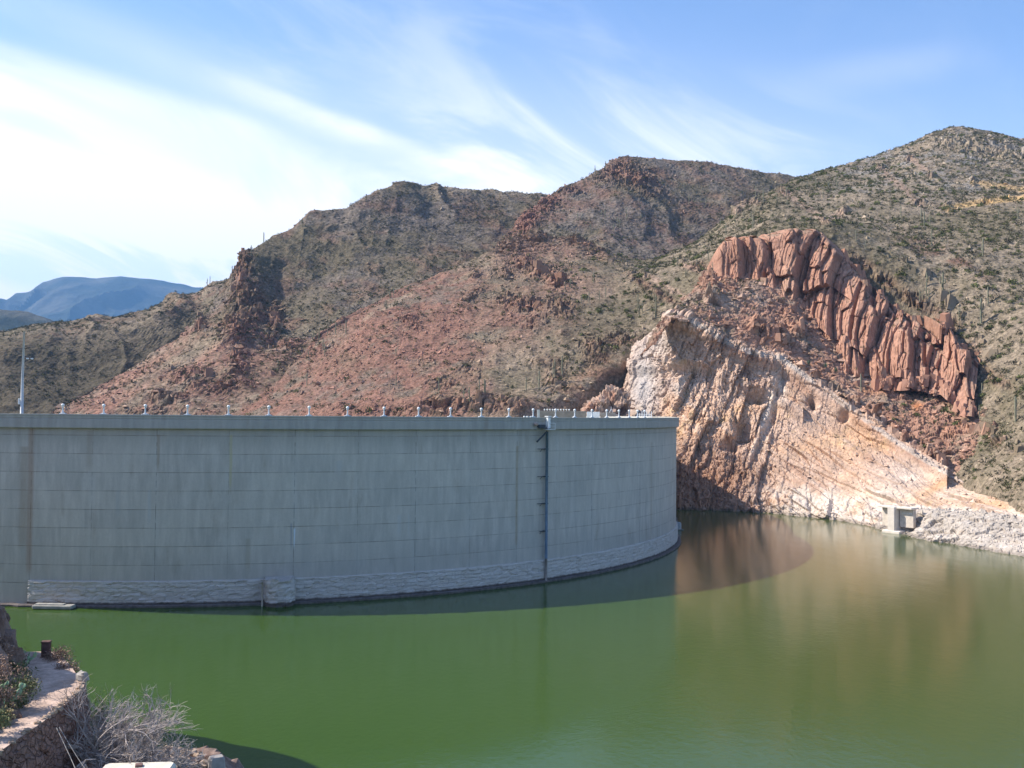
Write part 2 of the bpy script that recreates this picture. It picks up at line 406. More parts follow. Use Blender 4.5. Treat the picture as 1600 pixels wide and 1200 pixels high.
# ------------------------------------------------------------------ big hill (D)
D_CRAG = [(378, 430, 14, 42, 1.0, 8), (385, 480, 26, 40, 1.0, 8), (365, 510, 18, 30, .9), (430, 500, 14, 30, .9), (315, 510, 9, 16, .9), (372, 560, 12, 30, .9), (300, 590, 30, 18, .6), (265, 620, 30, 14, .7), (350, 600, 30, 16, .5), (455, 540, 18, 10, .6), (230, 640, 40, 8, .6)]
def d_col(V, px, py, N):
    n = fbm(V/45, 5, 40); m = fbm(V/8, 4, 41); l = fbm(V/18, 4, 42)
    c = lerp(GREYT, OLIVE*.95, sstep(n+m*.5, -.4, .3))
    c = lerp(c, RED*.8+TAN*.2, sstep(l+m*.3, -.1, .5)*.55)
    low = sstep(py, 470, 540)*sstep(px, 560, 420)
    c = lerp(c, lerp(TAN*.95, RED*1.05+TAN*.15, sstep(l+m*.4, -.35, .35)), low*.85)
    c = lerp(c, OLIVE*1.15, blobs(px, py, [(230, 600, 60, 12, .8, -32), (420, 590, 60, 26, .8, -20), (520, 540, 60, 20, .7, -30)])*sstep(m, -.4, .3))
    c = lerp(c, RED*1.35+ORANGE*.2, blobs(px, py, [(215, 583, 80, 9, .8, -32), (330, 555, 80, 10, .7, -35), (180, 630, 90, 8, .7, -30)]))
    c = lerp(c, TAN*1.15, sstep(py, 325, 290)*sstep(px, 640, 700)*.8)
    return lerp(c, BUTTE*.72, np.clip(blobs(px, py, D_CRAG), 0, 1)*.8*sstep(m, -.6, .2))
loft('hillside', [[(20, 760, 470), (200, 780, 430), (400, 780, 410), (800, 780, 430)],
                  [(72, 650, 490), (200, 655, 468), (350, 655, 450), (500, 655, 440), (800, 655, 470)],
                  [(160, 597, 535), (250, 588, 510), (350, 582, 492), (450, 592, 500), (560, 570, 520), (850, 560, 560)],
                  [(250, 543, 585), (310, 530, 560), (365, 515, 545), (430, 535, 560), (540, 505, 585), (650, 475, 610), (900, 470, 640)],
                  [(310, 494, 630), (345, 475, 622), (380, 455, 610), (430, 478, 628), (540, 420, 662), (680, 390, 700), (900, 400, 730)],
                  [(352, 446, 655), (366, 424, 660), (376, 402, 664), (384, 392, 668), (402, 384, 680), (425, 368, 695), (450, 352, 708), (470, 338, 716), (480, 330, 719), (510, 330, 726), (540, 328, 733), (565, 312, 745), (600, 296, 762),
                   (630, 284, 778), (660, 287, 790), (700, 291, 805), (760, 297, 825), (850, 303, 850), (900, 315, 860), (960, 340, 860)]],
     560, 400, hill_disp(3.0, 1.6, .7, 70, 20, 5, 200, gully=3, gdir=(.8, .5), crags=lambda px, py: blobs(px, py, D_CRAG)), d_col, M_HILLB, skirt=(130, 0), back=(250, 90))
# ------------------------------------------------------------------ high hill in the middle (E1)
E_CRAG = [(965, 268, 34, 16, .9), (1000, 280, 20, 14, .9), (855, 318, 20, 12, 1.0, -30), (825, 345, 18, 14, 1.0, -40), (800, 372, 14, 12, .7), (1020, 300, 20, 8, .6), (890, 296, 20, 7, .6)]
def e_col(V, px, py, N):
    n = fbm(V/40, 5, 50); m = fbm(V/7, 4, 51); l = fbm(V/16, 4, 52)
    c = lerp(GREYT*1.02, OLIVE, sstep(n+m*.5, -.2, .45))
    c = lerp(c, RED*.95+GREYT*.1, sstep(l+m*.4, -.25, .5)*.6)
    c = lerp(c, OLIVE*1.0, sstep(px, 1080, 1190)*.7*sstep(m, -.6, .3))
    c = lerp(c, RED*1.35, blobs(px, py, [(826, 335, 40, 14, .9, -45), (815, 360, 22, 18, .8, -45)]))
    return lerp(c, RED*1.15, np.clip(blobs(px, py, E_CRAG), 0, 1)*.8)
loft('hillside', [[(640, 640, 560), (900, 600, 540), (1300, 520, 560)], [(680, 500, 590), (800, 470, 585), (930, 450, 590), (1050, 440, 600), (1300, 400, 640)],
                  [(710, 450, 620), (790, 415, 630), (870, 385, 640), (950, 375, 650), (1040, 385, 660), (1130, 370, 690), (1330, 340, 740)],
                  [(735, 425, 640), (785, 380, 655), (840, 345, 670), (920, 315, 690), (980, 300, 700), (1060, 310, 720), (1150, 310, 740), (1340, 320, 780)],
                  [(750, 412, 655), (785, 378, 670), (800, 362, 680), (812, 342, 690), (832, 325, 700), (852, 307, 712), (866, 299, 718), (880, 290, 722), (910, 278, 732), (940, 264, 745), (955, 255, 752), (968, 246, 758), (982, 242, 765), (1010, 245, 775), (1050, 249, 788),
                   (1090, 252, 800), (1130, 259, 815), (1180, 266, 830), (1230, 274, 850), (1330, 290, 880)]],
     460, 260, hill_disp(2.5, 1.3, .6, 60, 16, 4, 300, gully=2, gdir=(.9, .3), crags=lambda px, py: blobs(px, py, E_CRAG)), e_col, M_HILLB, skirt=(90, 0), back=(200, 80))
# ------------------------------------------------------------------ scree spur running into the right hill (E2 + F)
F_LINES = [[(1225, 300), (1290, 345), (1320, 330)], [(1150, 330), (1165, 315), (1185, 316)], [(1375, 262), (1440, 320)], [(1420, 245), (1455, 272)], [(1480, 325), (1540, 315), (1610, 308)], [(1520, 285), (1610, 297)],
           [(1010, 430), (1080, 470)], [(1070, 415), (1100, 425)]]
S_CRAG = [(840, 372, 30, 12, .8), (800, 385, 26, 10, .7), (900, 378, 30, 8, .7, 12), (930, 395, 34, 8, .6, 22), (815, 410, 20, 10, .8), (845, 425, 24, 12, 1.0), (868, 438, 20, 12, 1.0, 30), (790, 425, 20, 10, .6), (745, 425, 10, 8, .6),
          (815, 475, 34, 10, 1.0, 10), (795, 470, 12, 12, .8), (880, 480, 16, 14, .8), (835, 505, 18, 10, .7), (740, 460, 24, 8, .5, -40), (930, 545, 20, 16, .9), (975, 530, 30, 12, .7), (860, 565, 30, 8, .5), (640, 500, 14, 7, .5),
          (650, 510, 10, 8, .4), (700, 635, 45, 10, .9), (760, 630, 30, 12, .9), (800, 630, 20, 10, .7), (690, 600, 20, 10, .5), (735, 580, 18, 14, .4), (865, 590, 14, 20, .8), (1020, 452, 44, 6, .8, 32), (1090, 415, 20, 7, .6), (660, 640, 40, 8, .7), (590, 640, 60, 8, .5)] + \
         [(x, y, 9, 5, .8) for L in F_LINES for (x, y) in L] + [(1490, 222, 40, 12, .55, 15), (1560, 235, 50, 14, .6, 15), (1450, 380, 40, 8, .3, 20), (1350, 412, 22, 8, .9, 35), (1385, 440, 26, 10, 1.0, 35), (1430, 470, 30, 10, 1.0, 30), (1475, 498, 26, 10, .9, 40), (1515, 548, 20, 14, .9, 50), (1555, 590, 24, 8, .8, 30), (1560, 690, 24, 8, .7, 30)]
def ef_col(V, px, py, N):
    n = fbm(V/34, 5, 60); m = fbm(V/5, 4, 61); l = fbm(V/13, 4, 62)
    green = lerp(TAN*1.0, OLIVE*1.12, sstep(n+m*.6, -.45, .35))
    red = lerp(RED*1.18, ORANGE*.72, sstep(l+m*.5, .0, .5))
    red = lerp(red, GREYT*1.0, sstep(n*.6+l*.6+m*.6, -.1, .45)*.8)
    k = sstep(px+l*40, 830, 700)*sstep(py+l*20, 400, 440)
    k = np.maximum(k, blobs(px, py, [(800, 500, 90, 40, .9), (860, 440, 90, 40, .7), (880, 390, 80, 20, .8), (820, 400, 60, 40, .8), (700, 620, 90, 30, .5), (590, 590, 130, 80, 1.0), (760, 635, 80, 16, .8)]))
    c = lerp(green, red, np.clip(k, 0, 1)*.88)
    c = lerp(c, TAN*1.1, blobs(px, py, [(500, 545, 60, 16, .7, -35), (600, 480, 60, 8, .7, -28), (700, 440, 60, 10, .4, -25)])*sstep(m, -.4, .4))
    c = lerp(c, OLIVE*1.1, blobs(px, py, [(780, 600, 80, 24, .8), (900, 540, 60, 20, .6), (540, 570, 26, 16, .5)])*sstep(m, -.5, .3))
    c = lerp(c, RED*1.4, blobs(px, py, [(640, 500, 50, 8, .7, -40), (620, 560, 30, 60, .6, 50), (690, 530, 70, 12, .6, -35), (570, 520, 40, 10, .6, -30), (480, 620, 60, 14, .7, -30)])*sstep(l, -.4, .3))
    c = lerp(c, ORANGE*1.05, blobs(px, py, [(925, 590, 60, 16, .9, -28), (870, 625, 70, 14, .8, -15), (960, 575, 30, 18, .8)])*sstep(m, -.5, .2))
    hi = sstep(px, 1260, 1360)*sstep(py, 330, 280)
    c = lerp(c, lerp(TAN*1.05, GREYROCK*.8, sstep(m+l, -.1, .6)), hi*.75)
    c = lerp(c, A([.38, .30, .20]), blobs(px, py, [(1500, 225, 60, 14, .7, 12), (1570, 245, 60, 14, .6, 12)])*sstep(m, -.3, .3))
    for L, q in ((F_LINES[4], 1.0), (F_LINES[5], .7)):
        c = lerp(c, A([.50, .33, .16]), q*sstep(segdist(px, py, L)+m*2, 6, 3))
    for L in F_LINES[:4]+F_LINES[6:]:
        c = lerp(c, PINK*.62, .8*sstep(segdist(px, py, L)+m*4, 7, 2))
    c = lerp(c, BUTTE*.80, np.clip(blobs(px, py, S_CRAG[:30]+[(x, y, a_, b_, .7, r_) for x, y, a_, b_, q_, r_ in S_CRAG[-7:]]), 0, 1)*.8*sstep(m, -.6, .2))
    c = lerp(c, RED*.95, blobs(px, py, [(1480, 400, 60, 8, .9, 25), (1430, 385, 40, 8, .6, 25), (1530, 430, 40, 8, .6, 30)])*sstep(m, -.4, .3))
    return c
loft('hillside', [[(380, 800, 400), (600, 800, 360), (900, 800, 360), (1000, 760, 400), (1100, 760, 405), (1400, 900, 320), (1800, 900, 230)],
                  [(330, 672, 425), (560, 672, 372), (800, 660, 356), (900, 650, 372), (1000, 650, 402), (1100, 640, 408), (1300, 700, 365), (1480, 765, 304), (1640, 810, 235), (1800, 840, 210)],
                  [(390, 632, 432), (600, 600, 400), (760, 590, 392), (900, 590, 386), (1010, 545, 408), (1090, 500, 412), (1300, 620, 382), (1480, 680, 334), (1640, 690, 272), (1800, 700, 250)],
                  [(440, 588, 442), (600, 545, 430), (740, 520, 432), (880, 510, 424), (990, 500, 430), (1090, 450, 430), (1250, 480, 416), (1450, 560, 376), (1640, 560, 322), (1800, 560, 300)],
                  [(472, 552, 452), (600, 500, 458), (740, 462, 470), (860, 450, 475), (960, 455, 465), (1070, 420, 460), (1200, 370, 425), (1300, 358, 418), (1440, 410, 400), (1640, 430, 382), (1800, 430, 360)],
                  [(490, 532, 458), (590, 480, 478), (700, 432, 510), (800, 392, 540), (900, 392, 545), (1000, 424, 520), (1090, 392, 520), (1200, 340, 500), (1330, 335, 490), (1460, 345, 480), (1640, 325, 480), (1800, 330, 460)],
                  [(500, 524, 462), (560, 488, 480), (640, 447, 512), (720, 414, 542), (775, 386, 560), (800, 371, 570), (840, 362, 578), (870, 376, 580), (905, 369, 584), (950, 396, 586), (1000, 410, 590), (1040, 402, 590), (1090, 380, 590), (1130, 350, 590), (1160, 320, 592),
                   (1200, 300, 610), (1255, 276, 650), (1300, 263, 675), (1350, 250, 700), (1400, 234, 722), (1440, 215, 735), (1460, 205, 742), (1490, 197, 750), (1520, 200, 755), (1550, 206, 760), (1600, 216, 765), (1700, 240, 770), (1850, 270, 770)]],
     1000, 520, hill_disp(2.0, 1.1, .5, 50, 14, 3.4, 400, gully=1.2, gdir=(.9, .4), crags=lambda px, py: blobs(px, py, S_CRAG)), ef_col, M_HILL, skirt=(90, 0), back=(160, 80))
# ------------------------------------------------------------------ pale cut cliff above the water (H)
LEDGE1 = [(1040, 487), (1075, 500), (1100, 512), (1130, 532), (1170, 550), (1222, 560), (1300, 618), (1400, 690), (1480, 740), (1600, 790)]
LEDGE2 = [(985, 566), (1060, 562), (1100, 568), (1150, 590), (1215, 618), (1260, 640)]
CAVES = [(1162, 672, 13, 14, 1.0), (1185, 620, 16, 9, .9), (1138, 695, 11, 8, .8), (1075, 578, 22, 8, .8), (1110, 580, 12, 9, .7), (1268, 628, 6, 8, .7), (1320, 650, 8, 6, .6)]
def h_disp(V, px, py):
    s = V[:, 0]*1.25    # along the face
    z = V[:, 2]
    q1 = np.stack([(s*.9-z*.42)/5.0, (z*.9+s*.42)/15., V[:, 1]*0+.5], 1)
    q2 = np.stack([(s*.9-z*.42)/1.9, (z*.9+s*.42)/5.5, V[:, 1]*0+.5], 1)
    q4 = np.stack([(s*.8-z*.6)/16., (z*.8+s*.6)/2.2, V[:, 1]/30], 1); e_, _ = facet(q4, 531, .9, .2)
    q3 = np.stack([s/1.2, z/1.7, V[:, 1]/6], 1)
    a, _ = facet(q1, 501, .5, .12, (.45, -.2, 0)); b, _ = facet(q2, 511, .6, .2, (.3, -.15, 0)); c, _ = facet(q3, 521, .7, .2)
    rough = .14+.80*sstep(px, 1260, 1150)+.35*sstep(V[:, 2], 7, 2)
    rough *= 1-.55*sstep(px, 1030, 1000)
    d = (a*2.3+b*1.4)*rough+c*(.06+.44*rough)+e_*.75*sstep(px, 1090, 1250)+facet(np.stack([s/.7, z/.9, V[:, 1]/3], 1), 525, .9, .2)[0]*(.08+.25*rough)+fbm(V/26, 3, 530)*1.6
    d -= 6.0*blobs(px, py, CAVES)
    l1 = py-np.interp(px, [p[0] for p in LEDGE1], [p[1] for p in LEDGE1]); on = (px > 1040)*(px < 1480)
    d += on*2.4*sstep(l1, -5, 1)*sstep(l1, 26, 10)
    l2 = py-np.interp(px, [p[0] for p in LEDGE2], [p[1] for p in LEDGE2]); on = (px > 985)*(px < 1255)
    d += on*2.2*sstep(l2, -4, 1)*sstep(l2, 24, 8)
    # a deep tilted cleft from the ledge to the water
    cl = segdist(px, py, [(1222, 590), (1208, 650), (1180, 715)]); d -= 1.8*sstep(cl, 9, 2)
    return d
def h_col(V, px, py, N):
    s = V[:, 0]*1.25; z = V[:, 2]
    st = fbm(np.stack([(s*.8-z*.6)/30, (z*.8+s*.6)/3.2, V[:, 1]/40], 1), 5, 540)
    m = fbm(V/4, 4, 541); l = fbm(V/14, 4, 542)
    c = lerp(PINK, PINK*A([1.08, .98, .84]), sstep(l, -.3, .5))
    c = lerp(c, PINK*A([.72, .60, .55]), sstep(st+m*.3, .15, .6)*.7)
    c = lerp(c, WHITE, sstep(st*.8+l*.6, .15, .6)*.45)
    c = lerp(c, A([.52, .36, .18]), sstep(m+l*.4, .30, .7)*.5)
    c = lerp(c, GREYROCK*1.25, blobs(px, py, [(1005, 600, 26, 80, .9), (1030, 540, 30, 30, .7), (1060, 600, 30, 30, .35)]))
    c = lerp(c, WHITE*1.0, blobs(px, py, [(1200, 650, 7, 50, .9, 14), (1220, 600, 8, 26, .8, -10), (1180, 700, 5, 22, .7, 20), (1420, 745, 50, 20, .5), (1380, 770, 60, 18, .6), (1480, 770, 70, 12, .5)]))
    c = lerp(c, A([.52, .31, .17]), blobs(px, py, [(1465, 760, 40, 8, .8, -30), (1500, 745, 26, 10, .7), (1310, 700, 60, 30, .35)]))
    c = lerp(c, PINK*A([.62, .47, .42]), blobs(px, py, [(1160, 550, 60, 9, .8, 22), (1090, 540, 30, 12, .5), (1350, 660, 80, 8, .5, 38), (1420, 708, 60, 7, .5, 38), (1245, 600, 40, 10, .5, 35), (1110, 700, 50, 30, .35)]))
    ln = segdist(px, py, LEDGE1); c = lerp(c, WHITE*.82, .7*sstep(ln, 6, 2)*sstep(m, -.6, 0))
    wl = sstep(z+m*1.5+l*3.0, 8.5, 5.0); c = lerp(c, lerp(WHITE*1.02, PINK*1.15, sstep(m, 0, .6)), wl*(.25+.6*sstep(px, 1130, 1260)))  # pale waterline band held back where the dam's shadow lies
    c = lerp(c, PINK*A([.55, .42, .36]), sstep(px, 1230, 1130)*sstep(z+l*4, 20, 10)*.75)  # cliff foot browned: the dam's shadow wedge deepened in the colour
    return lerp(c, GREYT*.9, sstep(z+m*.3, 1.0, .45)*.6)
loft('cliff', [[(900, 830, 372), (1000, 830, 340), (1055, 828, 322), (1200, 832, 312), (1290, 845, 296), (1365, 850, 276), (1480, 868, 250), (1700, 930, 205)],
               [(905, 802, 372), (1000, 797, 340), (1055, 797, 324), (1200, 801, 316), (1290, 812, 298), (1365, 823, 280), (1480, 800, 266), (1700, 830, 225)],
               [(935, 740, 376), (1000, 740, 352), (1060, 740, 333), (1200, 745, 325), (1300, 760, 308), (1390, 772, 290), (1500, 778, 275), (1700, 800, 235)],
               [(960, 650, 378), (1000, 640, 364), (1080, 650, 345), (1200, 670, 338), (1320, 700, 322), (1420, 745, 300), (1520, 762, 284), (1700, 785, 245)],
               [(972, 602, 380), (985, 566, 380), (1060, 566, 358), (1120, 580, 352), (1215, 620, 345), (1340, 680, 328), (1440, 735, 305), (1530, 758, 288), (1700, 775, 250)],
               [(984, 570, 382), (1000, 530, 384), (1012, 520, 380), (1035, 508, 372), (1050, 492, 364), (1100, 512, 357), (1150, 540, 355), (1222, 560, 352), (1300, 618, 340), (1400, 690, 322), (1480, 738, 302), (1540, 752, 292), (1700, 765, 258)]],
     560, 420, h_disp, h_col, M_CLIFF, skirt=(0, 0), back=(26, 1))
# ledge ground between the cliff and the butte
def k_disp(V, px, py):
    a, _ = facet(V/A([4.5, 4.5, 5]), 601, .9, .3); b, _ = facet(V/A([1.6, 1.6, 2]), 611, .9, .3)
    band = np.maximum.reduce([sstep(segdist(px, py, L), 14, 5) for L in ([(1235, 575), (1300, 615), (1330, 632)], [(1350, 650), (1400, 680), (1470, 722)], [(1180, 510), (1225, 535)], [(1108, 440), (1112, 465)], [(1230, 490), (1245, 520)], [(1540, 560), (1600, 580)], [(1550, 680), (1600, 690)])])
    return fbm(V/16, 4, 620)*1.3+a*(1.0+3.6*band)+b*(.6+1.2*band)+band*1.6
def k_col(V, px, py, N):
    m = fbm(V/4, 4, 640); l = fbm(V/11, 4, 641)
    c = lerp(BUTTE*.85+TAN*.15, PINK*.72, sstep(l+m*.4, -.2, .5))
    c = lerp(c, OLIVE*1.1, sstep(m+l*.3, .0, .5)*.5*(1-blobs(px, py, [(1180, 470, 60, 30, .6)])))
    c = lerp(c, OLIVE*1.05, sstep(px, 1500, 1560)*.55*sstep(m, -.5, .3))
    c = lerp(c, PINK*.95, sstep(segdist(px, py, LEDGE1)+m*4, 16, 3)*.7)
    return lerp(c, A([.42, .17, .07]), blobs(px, py, [(1492, 668, 12, 8, 1.0), (1432, 635, 9, 6, .9), (1360, 610, 22, 10, .5)])*sstep(m, -.6, .2))
loft('hillside', [[(1000, 560, 352), (1035, 512, 355), (1052, 494, 356), (1100, 514, 356), (1150, 542, 354), (1222, 563, 351), (1300, 621, 339), (1400, 693, 321), (1480, 741, 301), (1560, 765, 288), (1760, 775, 255)],
                  [(1020, 520, 362), (1060, 480, 366), (1110, 490, 364), (1170, 515, 362), (1235, 548, 358), (1310, 600, 346), (1400, 660, 330), (1490, 705, 310), (1580, 720, 296), (1760, 730, 268)],
                  [(1040, 500, 376), (1080, 455, 384), (1120, 452, 382), (1190, 468, 378), (1260, 520, 370), (1330, 570, 362), (1420, 620, 345), (1510, 655, 326), (1600, 660, 306), (1760, 660, 285)],
                  [(1060, 500, 400), (1100, 440, 405), (1140, 432, 402), (1210, 430, 402), (1300, 490, 392), (1380, 540, 376), (1460, 580, 358), (1540, 600, 340), (1620, 600, 322), (1760, 600, 300)]],
     520, 200, k_disp, k_col, M_CLIFF, back=(20, 25))
# ------------------------------------------------------------------ fluted red butte (G)
S_LEFT = float((P(1128, 400, 402)*A([.62, -.78, 0])).sum())
def g_disp(V, px, py):
    s = V[:, 0]*1.6; z = V[:, 2]
    lean = np.interp(px, [1130, 1240, 1350, 1530], [.05, .18, .42, .60])
    ln_ = .9*np.clip((s-150)/80, 0, 1); sl = s-(z-62)*ln_+fbm(V/9, 2, 706)*.7
    a, r = facet(np.stack([sl/13., (z+s*.15)/34, V[:, 1]*0+.5], 1), 701, .35, .10, (.8, -.5, 0))
    b, _ = facet(np.stack([sl/5.2, (z+s*.2)/12, V[:, 1]*0+.5], 1), 711, .6, .15, (.55, -.3, 0)); c, _ = facet(np.stack([sl/1.4, (z-s*.2)/3.4, V[:, 1]*0+.5], 1), 721, .7, .2, (.3, -.2, 0))
    d = a*6.0+b*2.2+c*.55+fbm(V/20, 3, 730)*1.0
    cidx = np.floor(sl/5.2+.3*vnoise(V/9, 71)); rz_ = _h(cidx.astype(np.int64), cidx.astype(np.int64)*0, cidx.astype(np.int64)*0, 77)-.5
    topw = sstep(py-np.interp(px, [1128, 1281, 1308, 1350, 1392, 1437, 1476, 1506, 1528], [378, 364, 390, 438, 473, 502, 520, 562, 580]), 34, 8)*sstep(px, 1300, 1340)
    for L, wd, dp in (([(1197, 378), (1196, 412), (1192, 440)], 5, 4), ([(1262, 385), (1252, 440), (1243, 490)], 5, 4.5), ([(1345, 440), (1330, 520), (1332, 530)], 4, 3.5), ([(1388, 470), (1360, 540)], 4, 3.5), ([(1442, 500), (1444, 570)], 4, 4)):
        d -= dp*sstep(segdist(px, py, L), wd, 1)
    d -= 5*blobs(px, py, [(1165, 410, 26, 22, .55), (1228, 490, 10, 12, .8), (1342, 598, 12, 8, 1.0)])
    d = d*sstep(px, 1116, 1150)*(.35+.65*sstep(px, 1560, 1480)); return d*0, d[:, None]*A([-.60, -.78, .15])+(topw*rz_*8.5)[:, None]*A([0, 0, 1.])
def g_col(V, px, py, N):
    s = V[:, 0]*.62-V[:, 1]*.78; z = V[:, 2]
    m = fbm(V/3.5, 4, 740); l = fbm(np.stack([(s+z*.3)/5, z/22, V[:, 1]/30], 1), 4, 741)
    c = lerp(BUTTE, BUTTE*A([1.22, 1.30, 1.35]), sstep(l+m*.2, -.3, .5)*.6)
    c = lerp(c, BUTTE*A([.62, .56, .56]), sstep(l-m*.3, .25, .7)*.6)
    c = lerp(c, PINK*.92, blobs(px, py, [(1215, 520, 30, 40, .5), (1240, 590, 50, 26, .5), (1230, 460, 12, 50, .4)]))
    c = lerp(c, TAN*.95, sstep(N[:, 2], .72, .9)*.5)
    c = lerp(c, GREYT*.75, blobs(px, py, [(1380, 440, 30, 8, .5, 35)])*sstep(m, -.5, .3))
    return c
loft('cliff', [[(1120, 449, 400), (1123, 448, 398), (1158, 446, 396), (1192, 445, 392), (1203, 500, 381), (1246, 520, 374), (1256, 552, 368), (1301, 585, 359), (1340, 615, 350), (1405, 605, 345), (1467, 615, 335), (1509, 650, 322), (1522, 652, 320)],
               [(1120, 440, 402), (1124, 438, 400), (1160, 435, 398), (1194, 432, 396), (1208, 480, 387), (1248, 500, 379), (1262, 530, 373), (1305, 560, 364), (1345, 585, 355), (1405, 575, 351), (1467, 590, 341), (1508, 630, 327), (1522, 636, 324)],
               [(1122, 406, 404), (1127, 405, 402), (1165, 400, 400), (1210, 400, 399), (1235, 430, 395), (1262, 450, 389), (1290, 470, 383), (1325, 510, 374), (1365, 540, 364), (1415, 545, 358), (1470, 560, 348), (1510, 600, 335), (1524, 615, 330)],
               [(1125, 386, 406), (1128, 384, 404), (1165, 378, 403), (1215, 374, 402), (1245, 376, 402), (1275, 386, 400), (1306, 410, 395), (1345, 455, 384), (1385, 490, 373), (1430, 515, 366), (1475, 532, 357), (1508, 580, 342), (1527, 600, 336)],
               [(1127, 381, 408), (1130, 378, 406), (1150, 373, 406), (1200, 367, 406), (1240, 361, 406), (1281, 364, 405), (1308, 390, 400), (1350, 438, 389), (1392, 473, 378), (1437, 502, 370), (1476, 520, 361), (1506, 562, 348), (1528, 580, 341)],
               [(1131, 379, 426), (1137, 375, 426), (1200, 364, 426), (1240, 359, 425), (1281, 361, 423), (1310, 386, 418), (1352, 434, 406), (1395, 470, 394), (1440, 500, 386), (1482, 520, 376), (1512, 560, 364), (1536, 580, 356)]],
     520, 420, g_disp, g_col, M_BUTTE, skirt=(30, 0), back=(12, 16))
# ------------------------------------------------------------------ shore bench at the right (I)
def i_disp(V, px, py):
    a, _ = facet(V/A([3.6, 3.6, 4.2]), 801, 1.0, .3); b, _ = facet(V/A([1.3, 1.3, 1.5]), 811, .9, .3)
    face = sstep(py, 797, 806)
    rough = .5+.5*sstep(px, 1520, 1430)
    return (a*1.0+b*.45)*face*rough+(a*.15+b*.15)*(1-face)+fbm(V/9, 3, 820)*.5*face
def i_col(V, px, py, N):
    m = fbm(V/2.6, 4, 830); l = fbm(V/9, 4, 831)
    c = lerp(WHITE*.82, A([.44, .38, .32]), sstep(l+m*.5, -.2, .5))
    c = lerp(c, A([.42, .30, .20]), sstep(m, .35, .7)*.4)
    return lerp(c, GREYT*.9, sstep(V[:, 2]+m*.3, .9, .35)*.6)
loft('shore_bank', [[(1340, 860, 270), (1400, 880, 255), (1500, 905, 232), (1600, 930, 213), (1800, 960, 195)],
                    [(1362, 824, 279), (1430, 843, 253), (1500, 856, 238), (1560, 864, 228), (1600, 868, 222), (1800, 885, 206)],
                    [(1372, 812, 281), (1440, 824, 257), (1500, 832, 244), (1560, 838, 236), (1600, 842, 230), (1800, 858, 213)],
                    [(1385, 802, 283), (1430, 800, 268), (1450, 797, 262), (1500, 801, 255), (1560, 806, 248), (1600, 809, 244), (1800, 822, 228)],
                    [(1395, 794, 286), (1430, 793, 282), (1500, 795, 276), (1600, 800, 262), (1800, 815, 240)],
                    [(1400, 780, 295), (1440, 772, 292), (1500, 772, 286), (1600, 780, 272), (1800, 790, 255)]],
     360, 200, i_disp, i_col, M_CLIFF)
# knob of rock behind the dam's right end
def q_disp(V, px, py):
    a, _ = facet(V/A([3, 3, 4]), 901, 1, .3); b, _ = facet(V/A([1.2, 1.2, 1.6]), 911, 1, .3)
    return a*2.2+b*.9
loft('rock_outcrop', [[(905, 690, 352), (985, 690, 352)], [(912, 650, 352), (985, 650, 352)], [(918, 632, 354), (940, 628, 353), (960, 618, 353), (985, 620, 354)], [(925, 622, 358), (945, 612, 358), (962, 606, 358), (985, 612, 359)]],
     90, 70, q_disp, lambda V, px, py, N: lerp(PINK*.9, BUTTE, sstep(fbm(V/4, 4, 920), -.1, .5)), M_CLIFF, skirt=(16, 0), back=(10, 10))
# ------------------------------------------------------------------ lake
m, n, b = mat('green_lake_water', (.06, .14, .02), .06, 0, .5)
tcw = n.new('ShaderNodeTexCoord').outputs['Object']
la = n.noise(tcw, .012, 3, .5)
wx = n.new('ShaderNodeSeparateXYZ'); n.l.new(tcw, wx.inputs[0])
cliff_refl = n.ss(n.m('ADD', wx.outputs[0], n.m('MULTIPLY', la, 60.0)), 10.0, 120.0)      # olive towards the right shore: tan cliff reflection put into the colour
n.l.new(n.mix(cliff_refl, n.mix(n.ss(la, .35, .65), (.035, .076, .006), (.043, .083, .010)), (.062, .082, .020)), b.inputs['Base Color'])
b.inputs['IOR'].default_value = 1.33
rp = n.noise(n.mapv(tcw, (1.0, .55, 1)), 1.7, 3, .6); rp2 = n.noise(n.mapv(tcw, (1, .4, 1), (0, 0, .5)), .35, 3, .5)
bp = n.new('ShaderNodeBump'); bp.inputs['Strength'].default_value = 1; bp.inputs['Distance'].default_value = .016
n.l.new(n.m('ADD', rp, n.m('MULTIPLY', rp2, 1.6)), bp.inputs['Height']); n.l.new(bp.outputs[0], b.inputs['Normal'])
b.inputs['Roughness'].default_value = .13
M_WATER = m
gx = np.linspace(-500, 500, 60); gy = np.linspace(-500, 420, 60); X, Y_ = np.meshgrid(gx, gy); idx = np.arange(3600).reshape(60, 60)
tag(mesh('lake_water', np.stack([X.ravel(), Y_.ravel(), np.zeros(3600)], 1), np.stack([idx[:-1, :-1], idx[:-1, 1:], idx[1:, 1:], idx[1:, :-1]], -1).reshape(-1, 4), M_WATER), kind='structure')
# wide ground sheet to the horizon, far below everything that is seen
gm = vary('valley_ground', tuple(OLIVE), .3, .01, .95)
tag(mesh('ground', [(-9000, -3000, -6), (9000, -3000, -6), (9000, 11000, -6), (-9000, 11000, -6)], [(0, 1, 2, 3)], gm), kind='structure')
